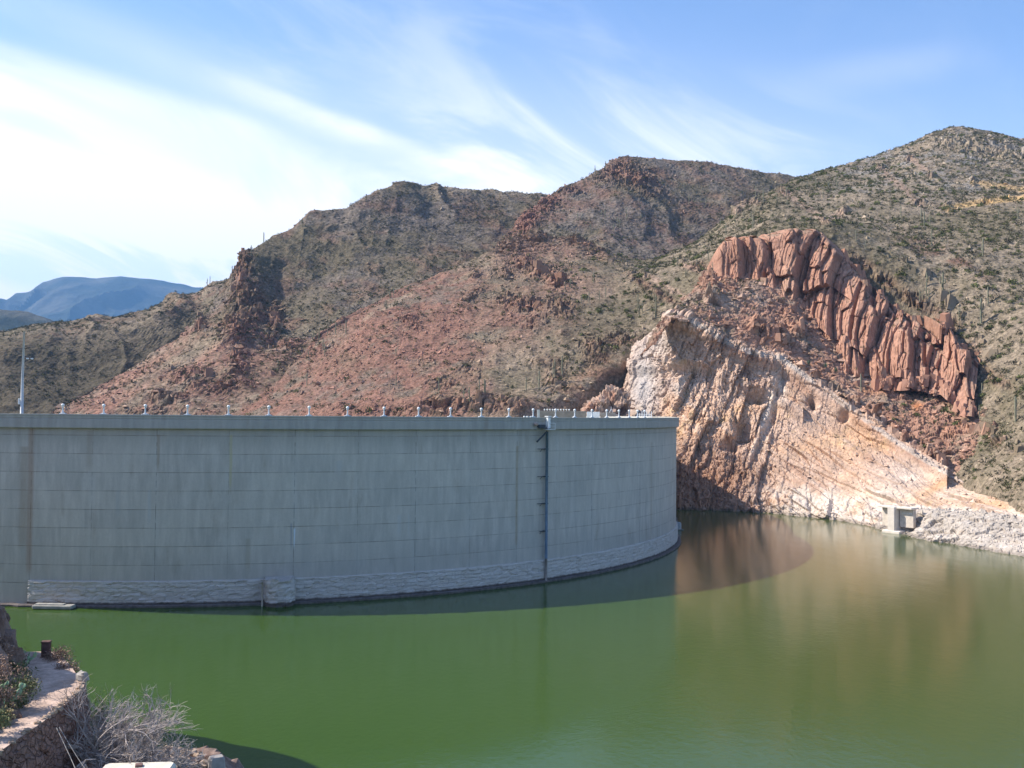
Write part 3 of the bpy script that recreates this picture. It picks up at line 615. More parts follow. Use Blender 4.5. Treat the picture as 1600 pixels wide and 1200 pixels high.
# ------------------------------------------------------------------ dam
DC = np.array([-64.3, 261.4]); DR = 105.0; CREST = 29.22
TH_C = math.atan2(262-261.4, 105.0)
_e = [(DC[0]+DR*math.cos(TH_C), DC[1]+DR*math.sin(TH_C)), (43.6, 275), (46.0, 290), (47.6, 303), (47.8, 314), (45.2, 326), (39.5, 339), (31, 352), (20, 362)]
_e = np.array(_e); _k = np.r_[0, np.cumsum(np.hypot(*np.diff(_e, axis=0).T))]; _t = np.linspace(0, _k[-1], 200)
_e = np.stack([np.interp(_t, _k, _e[:, 0]), np.interp(_t, _k, _e[:, 1])], 1)
for _ in range(260): _e[1:-1] = _e[1:-1]*.5+(_e[2:]+_e[:-2])*.25
_k = np.r_[0, np.cumsum(np.hypot(*np.diff(_e, axis=0).T))]
_g = np.gradient(_e, axis=0); _g /= np.linalg.norm(_g, axis=1, keepdims=True); _n = np.stack([_g[:, 1], -_g[:, 0]], 1)
def dnorm(th):
    if th <= TH_C: return np.array([math.cos(th), math.sin(th)])
    s = (th-TH_C)*DR; v = np.array([np.interp(s, _k, _n[:, 0]), np.interp(s, _k, _n[:, 1])]); return v/np.linalg.norm(v)
def dpt(th, r, z):
    if th <= TH_C: return (DC[0]+r*math.cos(th), DC[1]+r*math.sin(th), z)
    s = (th-TH_C)*DR; n_ = dnorm(th); return (np.interp(s, _k, _e[:, 0])+n_[0]*(r-DR), np.interp(s, _k, _e[:, 1])+n_[1]*(r-DR), z)
def px_th(px, py=700, r=DR):
    """bearing round the dam of the face point seen under picture column px"""
    d = fwd + (px-800)/F*rt + (600-py)/F*up; d = d[:2]/np.linalg.norm(d[:2])
    o = -DC; bq = o@d; c_ = o@o-r*r; t = -bq-math.sqrt(max(bq*bq-c_, 0)); p = o+d*t
    return math.atan2(p[1], p[0])
TH0, TH1 = math.radians(-150), TH_C+_k[-1]/DR
TH_MAS = px_th(50)
def arc_band(name, prof, material, parent, th0=TH0, th1=TH1, nseg=420, close=False, smooth=True, jitter=None):
    """sweep a (r, z) profile round the dam's arc"""
    ths = np.linspace(th0, th1, nseg+1); k = len(prof); V = []; UV = []
    per = np.r_[0, np.cumsum([math.hypot(prof[i+1][0]-prof[i][0], prof[i+1][1]-prof[i][1]) for i in range(k-1)])]
    for t in ths:
        for (r, z), pz in zip(prof, per):
            V.append(dpt(t, DR+r, z)); UV.append((t*DR, z))
    V = np.array(V)
    if jitter is not None:
        j = jitter(V); nn_ = np.repeat(np.array([dnorm(t) for t in ths]), k, 0); V[:, :2] += nn_*j[:, None]
    idx = np.arange(len(V)).reshape(nseg+1, k)
    Fq = np.stack([idx[:-1, :-1], idx[1:, :-1], idx[1:, 1:], idx[:-1, 1:]], -1).reshape(-1, 4)
    return mesh(name, V, Fq, material, parent, False, uvs=UV)
JZ = [26.02-2.82*i for i in range(9)]          # lift joints
VJ = [px_th(p)*DR for p in (-150, 50, 245, 461, 650, 808, 925, 1000)]
VJ2 = [px_th(p)*DR for p in (145, 358, 560, 735, 870, 968)]
def concrete(name, base, joints=True, masonry=False):
    m, n, b = mat(name, rough=.9, spec=.15)
    uv = n.new('ShaderNodeUVMap').outputs[0]; sp = n.new('ShaderNodeSeparateXYZ'); n.l.new(uv, sp.inputs[0]); u, v = sp.outputs[0], sp.outputs[1]
    f1 = n.noise(n.xyz(n.m('MULTIPLY', u, .9), n.m('MULTIPLY', v, .14), 1.0), 1.0, 6, .65)      # run-off streaks
    f2 = n.noise(n.xyz(u, v, 3.0), .16, 5, .6); f3 = n.noise(n.xyz(u, v, 0), 2.5, 4, .7)
    lift = n.m('FLOOR', n.m('DIVIDE', n.m('SUBTRACT', 26.02, v), 2.82)); bay = n.m('FLOOR', n.m('DIVIDE', n.m('ADD', u, n.m('MULTIPLY', lift, 3.1)), 9.6))
    wn = n.new('ShaderNodeTexWhiteNoise', noise_dimensions='2D'); n.l.new(n.xyz(bay, lift, 0), wn.inputs['Vector'])
    c = n.mix(n.ss(f1, .3, .72), tuple(x*.80 for x in base), tuple(x*1.10 for x in base))
    c = n.mix(n.ss(f2, .35, .68, 0, .42), c, tuple(A(base)*A([.80, .83, .84])))
    c = n.mix(n.m('MULTIPLY', n.ss(wn.outputs[0], .2, 1.0), .26), c, tuple(A(base)*A([1.18, 1.16, 1.12])))
    c = n.mix(n.ss(f3, .3, .8, 0, .16), c, tuple(x*.6 for x in base))
    gr = n.noise(n.xyz(n.m('MULTIPLY', u, .35), n.m('MULTIPLY', v, .10), 9.0), 1.0, 4, .6)
    c = n.mix(n.ss(gr, .56, .75, 0, .35), c, (.30, .235, .165))
    if joints:
        top = n.m('MULTIPLY', n.ss(v, 23.2, 26.5), .38); c = n.mix(top, c, (.24, .23, .20))    # darker towards the top lift
        d = None
        for z in JZ:
            q = n.m('ABSOLUTE', n.m('SUBTRACT', v, z)); d = q if d is None else n.m('MINIMUM', d, q)
        jl = n.m('MULTIPLY', n.ss(d, .09, .03), n.ss(n.noise(n.xyz(u, v, 5), .35, 4, .6), .3, .65, .0, .40))
        c = n.mix(jl, c, (.10, .085, .065))
        for (L, st) in ((VJ, .55), (VJ2, .28)):
            d = None
            for z in L:
                q = n.m('ABSOLUTE', n.m('SUBTRACT', u, z)); d = q if d is None else n.m('MINIMUM', d, q)
            c = n.mix(n.m('MULTIPLY', n.ss(d, .09, .02), n.m('MULTIPLY', n.ss(n.noise(n.xyz(3.0, v, 5), .9, 2, .5), .35, .6), st)), c, (.07, .07, .06))
            c = n.mix(n.m('MULTIPLY', n.ss(d, .9, .1), n.ss(f1, .45, .65, 0, .20)), c, (.42, .43, .42))
        def stain(uu, wd, z0, z1, colr, st):
            q = n.ss(n.m('ABSOLUTE', n.m('SUBTRACT', u, n.m('MULTIPLY_ADD', f1, .5, uu-.25))), wd, wd*.2)
            e = n.m('MULTIPLY', n.ss(v, z0, z0+2), n.ss(v, z1+.4, z1))
            return n.m('MULTIPLY', n.m('MULTIPLY', q, e), n.ss(f1, .25, .6, st*.5, st)), colr
        for a in ((px_th(49)*DR, .75, 4, 26.8, (.30, .17, .09), .5), (px_th(38)*DR, 1.1, 8, 24, (.24, .15, .08), .35), (px_th(361)*DR, .32, 17.2, 26, (.48, .42, .22), .6), (px_th(247)*DR, .4, 20, 26, (.26, .16, .08), .4), (px_th(140)*DR, .8, 20, 26.6, (.25, .18, .11), .3),
                  (px_th(462)*DR, .16, 7.8, 11.4, (.62, .68, .74), .95), (px_th(457)*DR, .22, 7.8, 12.2, (.20, .23, .30), .5), (px_th(625)*DR, .5, 9, 13, (.5, .5, .48), .5), (px_th(640)*DR, .25, 9, 13, (.5, .5, .48), .5), (px_th(808)*DR, .5, 6, 24, (.33, .25, .15), .5), (px_th(390)*DR, .6, 4, 10, (.30, .24, .15), .35),
                  (px_th(1018)*DR, 1.2, 4, 24, (.33, .25, .16), .3), (px_th(186)*DR, .5, 13, 17.5, (.42, .44, .44), .4), (px_th(235)*DR, .4, 12, 17.5, (.46, .48, .48), .45), (px_th(530)*DR, .8, 19, 22, (.42, .44, .45), .3), (px_th(480)*DR, 1.2, 4, 11, (.36, .36, .34), .25)):
            f, cc = stain(*a); c = n.mix(f, c, cc)
        blo = n.m('MULTIPLY', n.ss(v, 11, 3.5), .30); c = n.mix(blo, c, (.30, .29, .27))
    n.l.new(c, b.inputs['Base Color'])
    bp = n.new('ShaderNodeBump'); bp.inputs['Distance'].default_value = .02; n.l.new(f3, bp.inputs['Height']); n.l.new(bp.outputs[0], b.inputs['Normal'])
    return m
CB = (.55, .505, .44)
M_CON = concrete('dam_concrete', CB); M_PAR = concrete('parapet_concrete', (.43, .405, .365), False); M_ROAD = vary('crest_road', (.30, .29, .27), .15, .6)
M_WCON = vary('sunlit_concrete', (.62, .60, .55), .1, .8)
# masonry
m, n, b = mat('old_masonry', rough=.95, spec=.1)
uv = n.new('ShaderNodeUVMap').outputs[0]
br = n.new('ShaderNodeTexBrick'); n.l.new(n.mapv(uv, (1, 1, 1)), br.inputs['Vector'])
nz = n.noise(uv, .8, 4, .6, out=1); wv = n.new('ShaderNodeVectorMath', operation='SCALE'); n.l.new(nz, wv.inputs[0]); wv.inputs['Scale'].default_value = .45
ad = n.new('ShaderNodeVectorMath', operation='ADD'); n.l.new(uv, ad.inputs[0]); n.l.new(wv.outputs[0], ad.inputs[1]); n.l.new(ad.outputs[0], br.inputs['Vector'])
for k, v in (('Scale', 1.0), ('Mortar Size', .045), ('Mortar Smooth', .5), ('Brick Width', 2.3), ('Row Height', .62), ('Bias', .0)): br.inputs[k].default_value = v
br.inputs['Color1'].default_value = (.54, .49, .44, 1); br.inputs['Color2'].default_value = (.50, .455, .41, 1); br.inputs['Mortar'].default_value = (.46, .42, .385, 1)
sp = n.new('ShaderNodeSeparateXYZ'); n.l.new(uv, sp.inputs[0])
c = n.mix(n.ss(n.noise(uv, .5, 6, .7), .4, .65, 0, .8), br.outputs[0], (.56, .52, .475))
c = n.mix(n.ss(n.noise(uv, 1.6, 5, .7), .52, .72, 0, .45), c, (.27, .24, .21))
dk = n.ss(n.noise(n.mapv(uv, (.5, 2.4, 1)), 1.0, 4, .65), .66, .72, 0, .55); c = n.mix(dk, c, (.045, .038, .032))
c = n.mix(n.ss(n.m('ADD', sp.outputs[1], n.m('MULTIPLY', n.noise(uv, 1.2, 3, .6), .5)), 1.15, .75), c, (.105, .085, .075))
n.l.new(c, b.inputs['Base Color'])
bp = n.new('ShaderNodeBump'); bp.inputs['Distance'].default_value = .08
n.l.new(n.m('ADD', n.m('MULTIPLY', br.outputs['Fac'], -.7), n.noise(uv, 2.2, 5, .7)), bp.inputs['Height']); n.l.new(bp.outputs[0], b.inputs['Normal'])
M_MAS = m
dam = empty('dam', dpt(px_th(400), DR, 0), label='long curved grey concrete arch dam with pale masonry foot in green water', cat='dam')
def rel(o, par):
    """parent while keeping world coordinates baked in the mesh"""
    o.parent = par; o.matrix_parent_inverse = Matrix.Translation(-Vector(par.location)); return o
prof = [(0, -4)]
prof += [(0, 3.5)]
for z in reversed(JZ): prof += [(0, z-.035), (-.03, z-.03), (-.03, z+.03), (0, z+.035)]
prof += [(0, 27.05)]
rel(arc_band('face', prof, M_CON, None), dam)
rel(arc_band('parapet', [(-.02, 27.0), (.55, 27.08), (.62, 27.2), (.62, 28.45), (.56, 28.5), (.56, 28.58), (.62, 28.63), (.62, 28.95), (.70, 29.0), (.70, CREST), (.25, CREST+.01), (.22, 28.5)], M_PAR, None), dam)
rel(arc_band('road_deck', [(.22, 28.49), (-6.2, 28.5)], M_ROAD, None), dam)
rel(arc_band('rear_parapet', [(-6.0, 28.5), (-6.02, 29.05), (-6.4, 29.06), (-6.8, 29.05), (-6.82, 27.4), (-6.3, 27.3)], M_WCON, None), dam)
rel(arc_band('downstream_face', [(-6.3, 27.6), (-8, 20), (-16, -8)], M_WCON, None, nseg=200), dam)
def mj(V):
    f, _ = facet(V/A([1.6, 1.6, .62]), 77, .5, .5)
    return (f*.16+fbm(V/3, 3, 5)*.12)*(V[:, 2] < 3.8)
mp = [(.35, -4)]+[(.35+.12*(3.9-z)/3.9, z) for z in np.linspace(-.6, 3.8, 24)]+[(.25, 3.9), (-.02, 3.92)]
rel(arc_band('masonry_base', mp, M_MAS, None, TH_MAS, TH1, 1000, jitter=mj), dam)
rel(arc_band('toe', [(.45, -4), (1.1, -.5), (1.15, .25), (.9, .38), (.4, .42)], vary('wet_toe', (.12, .10, .095), .3, 1.5, .8, .05, 3), None, TH0, TH1, 500, jitter=lambda V: fbm(V/2, 3, 8)*.35), dam)
# ------------------------------------------------------------------ old masonry pier, slab, tank
def ringpier(th, r, rad, z0, z1, name, material, nz=26, n=48, ztop=.0):
    c0 = np.array(dpt(th, DR+r, 0)); V = []; UV = []
    for i in range(nz+1):
        z = z0+(z1-z0)*i/nz
        for k in range(n): t = 2*math.pi*k/n; V.append((c0[0]+rad*math.cos(t), c0[1]+rad*math.sin(t), z)); UV.append((t*rad, z))
    V = np.array(V); j = facet(V/A([1.3, 1.3, .6]), 88, .6, .5)[0]*.22+fbm(V/2, 3, 9)*.12
    a = np.arctan2(V[:, 1]-c0[1], V[:, 0]-c0[0]); V[:, 0] += np.cos(a)*j; V[:, 1] += np.sin(a)*j
    V[-n:, 2] += fbm(V[-n:]/1.5, 3, 12)*.3
    idx = np.arange((nz+1)*n).reshape(nz+1, n); ix = np.concatenate([idx, idx[:, :1]], 1)
    Fq = [tuple(f) for f in np.stack([ix[:-1, :-1], ix[:-1, 1:], ix[1:, 1:], ix[1:, :-1]], -1).reshape(-1, 4)]
    V = np.vstack([V, [c0[0], c0[1], z1+ztop]]); UV.append((0, z1)); Fq += [(nz*n+k, nz*n+(k+1) % n, (nz+1)*n) for k in range(n)]
    return mesh(name, V, [tuple(int(q) for q in f) for f in Fq], material, uvs=UV)
thp = px_th(440)
tag(ringpier(thp, 1.0, 2.35, -3, 4.15, 'masonry_pier', M_MAS), 'short round pale masonry pier bulging from the foot of the dam at the waterline', 'pier')
q = dpt(px_th(413), DR+1.7, 0)
tag(MB().tube([(q[0], q[1], -1), (q[0], q[1], 2), (q[0], q[1], 3.7)], [.13, .12, .12], 10).build('timber_pole', vary('pale_pole', (.42, .37, .30), .15, 3), smooth=True), 'thin pale pole standing upright against the left side of the round masonry pier', 'pole')
th = px_th(99); q = dpt(th, DR+1.9, .32)
sb = MB().box(q, (6.0, 1.7, .55), th+math.pi/2, .12); sb.box(dpt(th-.006, DR+1.7, .66), (4.4, 1.0, .16), th+math.pi/2, .05)
tag(sb.build('concrete_slab', vary('slab_concrete', (.31, .30, .275), .2, 1.5, .9, .04, 5)), 'flat pale concrete slab lying at the waterline below the rust stained end of the dam', 'slab')
q = onz(1061, 829, 0.0); tk = empty('outlet_housing', (q[0]-.2, q[1]+1.5, 0), label='small rounded grey housing at the waterline behind the right edge of the dam', cat='housing')
M_GM = vary('grey_metal', (.28, .30, .31), .2, 2, .6)
MB().lathe((0, 0, -.5), [(1.0, 0), (1.05, 1.4), (1.0, 2.2), (.75, 2.5), (.0, 2.6)], 16).build('drum', M_GM, tk, True)
MB().box((.1, -.2, .1), (2.6, 1.8, .3), .2, .05).build('footing', vary('footing', (.16, .15, .14), .2), tk)
# ------------------------------------------------------------------ gauge pipe down the dam face
M_PIPE = vary('blue_grey_pipe', (.13, .18, .23), .15, 1.2, .5); M_WHT = vary('white_paint', (.80, .80, .78), .05, 3, .5); M_DKM = vary('dark_steel', (.05, .06, .07), .2, 2, .5)
thg = px_th(850); gp = empty('gauge_pipe', dpt(thg, DR, 0), thg, label='tall blue grey gauge pipe on the dam face with a white head cabinet', cat='pipe')
b_ = MB().tube([(.75, 0, 4.2), (.75, 0, 26.7)], .26, 12); b_.tube([(.5, .3, 5), (.5, .3, 26.5)], .06, 6)
b_.build('pipe', M_PIPE, gp, True)
MB().tube([(.75, 0, -1), (.75, 0, 4.3)], [.24, .24], 12).build('lower_pipe', vary('silted_pipe', (.27, .24, .22), .2, 1), gp, True)
for z in (23.6, 18.7, 13.9, 9.0):
    g = MB().tube([(.5, .2, z), (.45, -2.0 if z > 10 else -1.4, z+.05)], .06, 6); g.box((.35, 0, z), (.9, .9, .14), 0, .03); g.tube([(.0, -.9, z-.5), (.45, -.9, z+.02)], .04, 6)
    g.build('bracket', M_DKM, gp)
hd = MB().box((1.0, 0, 28.3), (.75, .62, 1.9), 0, .06); hd.box((1.0, 0, 29.4), (.95, .85, .14), 0, .03); hd.build('head_cabinet', M_WHT, gp)
pf = MB().box((1.25, .1, 27.1), (1.5, 1.7, .1), 0, .02)
for y in (-.7, .9): pf.tube([(1.9, y, 27.1), (1.9, y, 28.2)], .035, 6)
pf.tube([(1.9, -.7, 28.2), (1.9, .9, 28.2)], .035, 6); pf.tube([(1.9, .9, 28.2), (.7, .9, 28.2)], .035, 6); pf.tube([(1.9, .9, 27.7), (.7, .9, 27.7)], .035, 6)
pf.build('platform', M_WHT, gp)
st = MB().tube([(1.0, -.3, 26.7), (.9, -2.6, 24.9)], .16, 6); st.tube([(1.0, -.4, 27.3), (.8, -2.4, 27.6)], .12, 6); st.box((1.0, -1.5, 27.6), (.5, 1.6, .7), 0, .1); st.build('boom', M_DKM, gp)
MB().lathe((1.0, -3.0, 28.0), [(0, -.35), (.3, -.25), (.38, 0), (.3, .25), (0, .35)], 12).build('float_ball', vary('faded_float', (.42, .30, .25), .1), gp, True)
for k, y in enumerate((-5.2, -4.5, -3.7)): MB().box((.45, y, CREST+.12), (.35, .35, .22), .3*k, .05).build('fitting', M_WHT, gp)
# ------------------------------------------------------------------ crest lamps
M_LAMP = vary('lamp_white_enamel', (.72, .74, .76), .04, 4, .45); M_GLB = vary('lamp_globe', (.86, .86, .84), .02, 4, .25)
lamp = empty('crest_lamp', (0, 0, 0))
MB().lathe((0, 0, 0), [(.10, 0), (.16, .03), (.14, .30), (.115, .40), (.10, .95), (.12, 1.02), (.19, 1.05), (.19, 1.10), (.10, 1.12)], 12).build('post', M_LAMP, lamp, True)
MB().lathe((0, 0, 0), [(.05, 1.10), (.17, 1.16), (.235, 1.29), (.25, 1.36), (.235, 1.43), (.16, 1.54), (.0, 1.60)], 14).build('globe', M_GLB, lamp, True)
fb = MB().box((0, 0, .05), (.42, 1.05, .10), 0, .03); fb.box((0, 0, .15), (.30, .62, .12), 0, .04, .8); fb.build('foot', M_LAMP, lamp)
lpx = [98, 162, 227, 293, 357, 420, 483, 543, 600, 654, 704, 752, 795, 833, 868, 898, 925, 948, 967, 983, 996, 1007]
where = {0: 'first crest lamp to the right of the tall steel mast', 1: 'second crest lamp right of the tall mast', 2: 'third crest lamp right of the tall mast', 3: 'fourth crest lamp right of the mast',
         4: 'white globe lamp on the parapet above the yellowish streak on the dam face', 5: 'sixth crest lamp right of the mast, just left of the masonry pier below', 6: 'seventh crest lamp right of the mast, just right of the masonry pier below', 7: 'eighth crest lamp right of the mast',
         8: 'globe lamp sixth to the left of the gauge pipe head', 9: 'globe lamp fifth to the left of the gauge pipe head', 10: 'globe lamp fourth to the left of the gauge pipe head', 11: 'globe lamp third to the left of the gauge pipe head', 12: 'second globe lamp left of the gauge pipe head', 13: 'globe lamp just left of the gauge pipe head',
         14: 'first globe lamp right of the gauge pipe head, before the row of white balustrade knobs', 15: 'second globe lamp right of the gauge pipe head', 16: 'third globe lamp right of the pipe head, before the short bright white wall', 17: 'fourth globe lamp right of the gauge pipe head',
         18: 'fifth globe lamp right of the gauge pipe head', 19: 'sixth globe lamp right of the gauge pipe head', 20: 'second to last globe lamp at the right end of the crest', 21: 'last globe lamp before the right end of the dam crest'}
for i, x in enumerate(lpx):
    th = px_th(x, 645, DR+.45); loc = dpt(th, DR+.46, CREST+.01)
    if i == 0: o = lamp
    else:
        o = lamp.copy(); COL.objects.link(o)
        for ch in lamp.children: c = ch.copy(); COL.objects.link(c); c.parent = o
    o.location = loc; o.rotation_euler = (0, 0, th)
    tag(o, where[i] if 'lamp' in where[i] else where[i], 'lamp', 'white globe lamps along the dam parapet')
# tall mast at the left
th = px_th(34, 645, DR-1.0); mast = empty('mast', dpt(th, DR-1.0, 28.5), label='tall thin steel mast with side arms and a small box behind the left parapet', cat='mast')
MB().tube([(0, 0, 0), (0, 0, 6), (.1, 0, 13.4)], [.26, .2, .12], 10).build('pole', vary('galvanised_steel', (.50, .52, .54), .08, 1, .45, metal=0), mast, True)
MB().tube([(-.25, .1, 3.2), (-.25, .1, 9)], .05, 6).build('conduit', M_DKM, mast)
a_ = MB().tube([(-1.5, 0, 10.9), (0, 0, 10.7), (1.6, 0, 11.0)], .05, 6); a_.tube([(0, 0, 9.3), (1.4, 0, 9.0)], .04, 6); a_.build('side_arm', M_DKM, mast)
for x in (.75, 1.4): MB().box((x, -.05, 9.2), (.30, .42, .22), 0, .05).build('floodlight', M_WHT, mast)
MB().box((-.42, 0, 2.6), (.28, .3, .9), 0, .03).build('box', M_WHT, mast)
MB().lathe((0, 0, .5), [(.5, 0), (.5, .12), (.3, .2)], 10).build('base_plate', M_GM, mast)
# ------------------------------------------------------------------ things at the far end of the crest
def wallbox(p0, p1, z0, z1, t, bev=.04):
    a, b2 = A(p0), A(p1); c = (a+b2)/2; L = np.linalg.norm((b2-a)[:2]); return MB().box((c[0], c[1], (z0+z1)/2), (L, t, z1-z0), math.atan2(b2[1]-a[1], b2[0]-a[0]), bev)
a, b2 = P(842, 645, 342), P(916, 645, 340)
bw = empty('balustrade_wall', ((a+b2)/2)*A([1, 1, 0])+A([0, 0, 27]), label='low tan wall topped by a row of small white knobs beyond the dam crest', cat='wall')
rel(wallbox(a, b2, 18.0, 30.75, .5).build('wall', vary('tan_wall', (.30, .25, .20), .15, .6)), bw)
rel(wallbox(a-A([.6, 0, 0]), a+A([.25, 0, 0]), 18, 31.1, .8).build('end_pillar', M_WCON), bw)
for k in range(10):
    p = a+(b2-a)*(.12+.52*k/9)
    rel(MB().lathe((p[0], p[1], 30.76), [(.10, 0), (.14, .22), (.27, .30), (.30, .45), (.2, .6), (0, .66)], 10).build('knob', M_WHT, None, True), bw)
a, b2 = P(917, 645, 339), P(937, 645, 338)
tag(wallbox(a, b2, 18, 30.55, .5).build('white_wall', M_WHT), 'short bright white wall segment right of the knobbed tan wall on the crest', 'wall')
a, b2 = P(938, 645, 340), P(962, 645, 339)
tag(wallbox(a, b2, 18, 30.35, .5).build('tan_wall', vary('dim_wall', (.33, .28, .23), .15, .6)), 'low tan wall segment between the short white wall and the white frame', 'wall')
q = P(955, 649, 344); fr = empty('hoist_frame', q, label='small white A shaped frame standing beyond the crest below the rock knob', cat='frame')
for s in (-1, 1): MB().tube([(s*.95, 0, 0), (0, 0, 2.2)], .09, 6).build('leg', M_WHT, fr)
f_ = MB().tube([(-1.0, 0, .55), (2.4, 0, .1)], .09, 6); f_.tube([(0, 0, 1.9), (0, 0, 2.9)], .05, 6); f_.build('crossbar', M_WHT, fr)
q0, q1 = P(996, 649, 331), P(1018, 649, 323); gt = empty('railing', (q0+q1)/2, label='cluster of tall white railing posts near the right end of the crest', cat='railing')
for k in range(7):
    p = q0+(q1-q0)*k/6; h = (1.9, 1.4, 2.1, 1.5, 1.9, 1.6, 2.0)[k]
    rel(MB().tube([(p[0], p[1], 28.6), (p[0], p[1], 28.9+h)], .12, 6).build('post', M_WHT), gt)
rl = MB()
for z in (29.3, 29.9): rl.tube([(q0[0], q0[1], z), (q1[0], q1[1], z)], .06, 6)
rel(rl.build('rail', M_WHT), gt)
# ------------------------------------------------------------------ concrete intake block on the right shore
a = P(1370, 796, 279); b2 = P(1420, 797, 268)
it = empty('intake_structure', onz(1392, 833, .0), label='pale square concrete intake block with dark openings on the right shore', cat='block')
M_PALE = vary('pale_concrete', (.70, .62, .54), .1, .8, .9, .03, 4); M_SH = vary('recess', (.62, .54, .46), .15, 1)
zt = a[2]; o_ = onz(1392, 833, 0)
rz = math.atan2(-.80, .60)
def loc(x, y, z): return (x*math.cos(rz)-y*math.sin(rz), x*math.sin(rz)+y*math.cos(rz), z)
MB().box(loc(0, 1.5, 3.0), (2.0, 3.0, 7.4), rz, .08).build('tower', M_PALE, it)
tp = MB().box(loc(-2.6, 2.4, 6.55), (3.2, 3.4, .45), rz, .05); tp.box(loc(3.3, 2.4, 6.55), (4.2, 3.4, .45), rz, .05); tp.build('slab', M_PALE, it)
MB().box(loc(3.2, 2.6, 4.0), (3.8, 1.2, 4.8), rz, .05).build('recessed_wall', M_SH, it)
MB().box(loc(-2.4, 2.6, 4.0), (2.8, 1.2, 4.8), rz, .05).build('recessed_wall', M_SH, it)
MB().box(loc(0, 2.2, -.2), (5.2, 4.6, 1.8), rz, .2).build('footing', M_PALE, it)
for x in (2.2, 2.7, 3.4, 4.0, 4.5): MB().box(loc(x, 1.96, 5.2), (.34, .05, .22), rz).build('marking', M_WHT, it)
# ================================================================== FOREGROUND BANK
def Z(px, py, z): return (px, py, float(onz(px, py, z)[1]))
def W(x, y, z): return (float(x), float(y), float(z), 0)
PR = [(-130, 1290), (-60, 1215), (0, 1172), (60, 1132), (100, 1101), (124, 1080), (134, 1062), (121, 1054), (108, 1036), (95, 1024), (78, 1017)]
PL = [(-330, 1230), (-150, 1190), (-40, 1160), (0, 1138), (20, 1112), (30, 1088), (34, 1064), (26, 1046), (16, 1034), (8, 1028), (2, 1020)]
def near_col(base, alt, s=1.2):
    return lambda V, px, py, N: lerp(A(base), A(alt), sstep(fbm(V/s, 4, 950), -.3, .4))
def path_disp(V, px, py): return fbm(V/1.4, 3, 960)*.03
R3 = [onz(x, y, 18.0) for x, y in PR]; L3 = [onz(x, y, 18.0) for x, y in PL]
def path_rows():
    out = []
    for l, r in zip(L3, R3): out.append([W(l[0]-1.0, l[1], 18.03), W(*(l*.5+r*.5)), W(r[0], r[1], 17.97)])
    return out
loft('path', path_rows(), 90, 200, path_disp, near_col((.50, .37, .30), (.41, .30, .24), 1.2), terrain_mat('path_gravel', 3.0, .02, .42))
# bank rising on the left of the path
rows = []
H = []
for k, l in enumerate(L3):
    far = min(1, max(0, (l[1]-41)/6)); H.append(far)
for off, hn, hf in ((-.3, -.25, -.3), (.0, .0, .1), (.9, .8, 2.5), (1.9, 1.6, 4.0), (4, 3.6, 6.5), (10, 8.0, 10), (24, 14, 15)):
    rows.append([W(l[0]-off, l[1]+.15*off, 18+hn*(1-f)+hf*f) for l, f in zip(L3, H)]+[W(L3[-1][0]-off-1.5, L3[-1][1]+2.5+off*.1, 14+(hf*.6 if off > 0 else 0)), W(L3[-1][0]-off-5, L3[-1][1]+7, 3)])
loft('rocky_bank', rows, 150, 120, lambda V, px, py: facet(V/.7, 970, .9, .3)[0]*.28+facet(V/1.9, 972, .9, .2)[0]*.4*sstep(V[:, 2], 18.2, 19), near_col((.17, .105, .08), (.27, .185, .145), .9), M_NEAR)
# lower ground between retaining wall and lake
gx, gy = np.linspace(-34, -4, 110), np.linspace(18, 66, 150); X, Y_ = np.meshgrid(gx, gy)
zz = 14.1-sstep(X, -13.6, -6)*15.5-sstep(Y_+X*.0, 48.5, 58)*15.5; V = np.stack([X.ravel(), Y_.ravel(), zz.ravel()], 1)
V[:, 2] += facet(V/1.1, 980, .9, .3)[0]*.35+fbm(V/3, 3, 981)*.3; V[:, 2] = np.maximum(V[:, 2], -2)
idx = np.arange(len(V)).reshape(150, 110)
tag(mesh('rocky_bank', V, np.stack([idx[:-1, :-1], idx[:-1, 1:], idx[1:, 1:], idx[1:, :-1]], -1).reshape(-1, 4), M_NEAR, cols=near_col((.20, .13, .105), (.32, .24, .20), .8)(V, 0, 0, 0)), kind='structure')
# headland further along the left shore (its shadow falls on the water)
gx, gy = np.linspace(-140, -30, 130), np.linspace(52, 125, 110); X, Y_ = np.meshgrid(gx, gy)
rx = (X+62)/14; top = 43*np.exp(-((Y_-87)/15)**4)*sstep(X, -47.5, -53)+0; zz = top*(.8+.2*np.exp(-rx*rx))-3
V = np.stack([X.ravel(), Y_.ravel(), zz.ravel()], 1); V[:, 2] += facet(V/5, 990, .9, .3)[0]*1.6*sstep(V[:, 2], 0, 6)
idx = np.arange(len(V)).reshape(110, 130)
tag(mesh('headland', V, np.stack([idx[:-1, :-1], idx[:-1, 1:], idx[1:, 1:], idx[1:, :-1]], -1).reshape(-1, 4), M_NEAR, cols=near_col(tuple(BUTTE*.8), tuple(TAN), 4)(V, 0, 0, 0)), kind='structure')
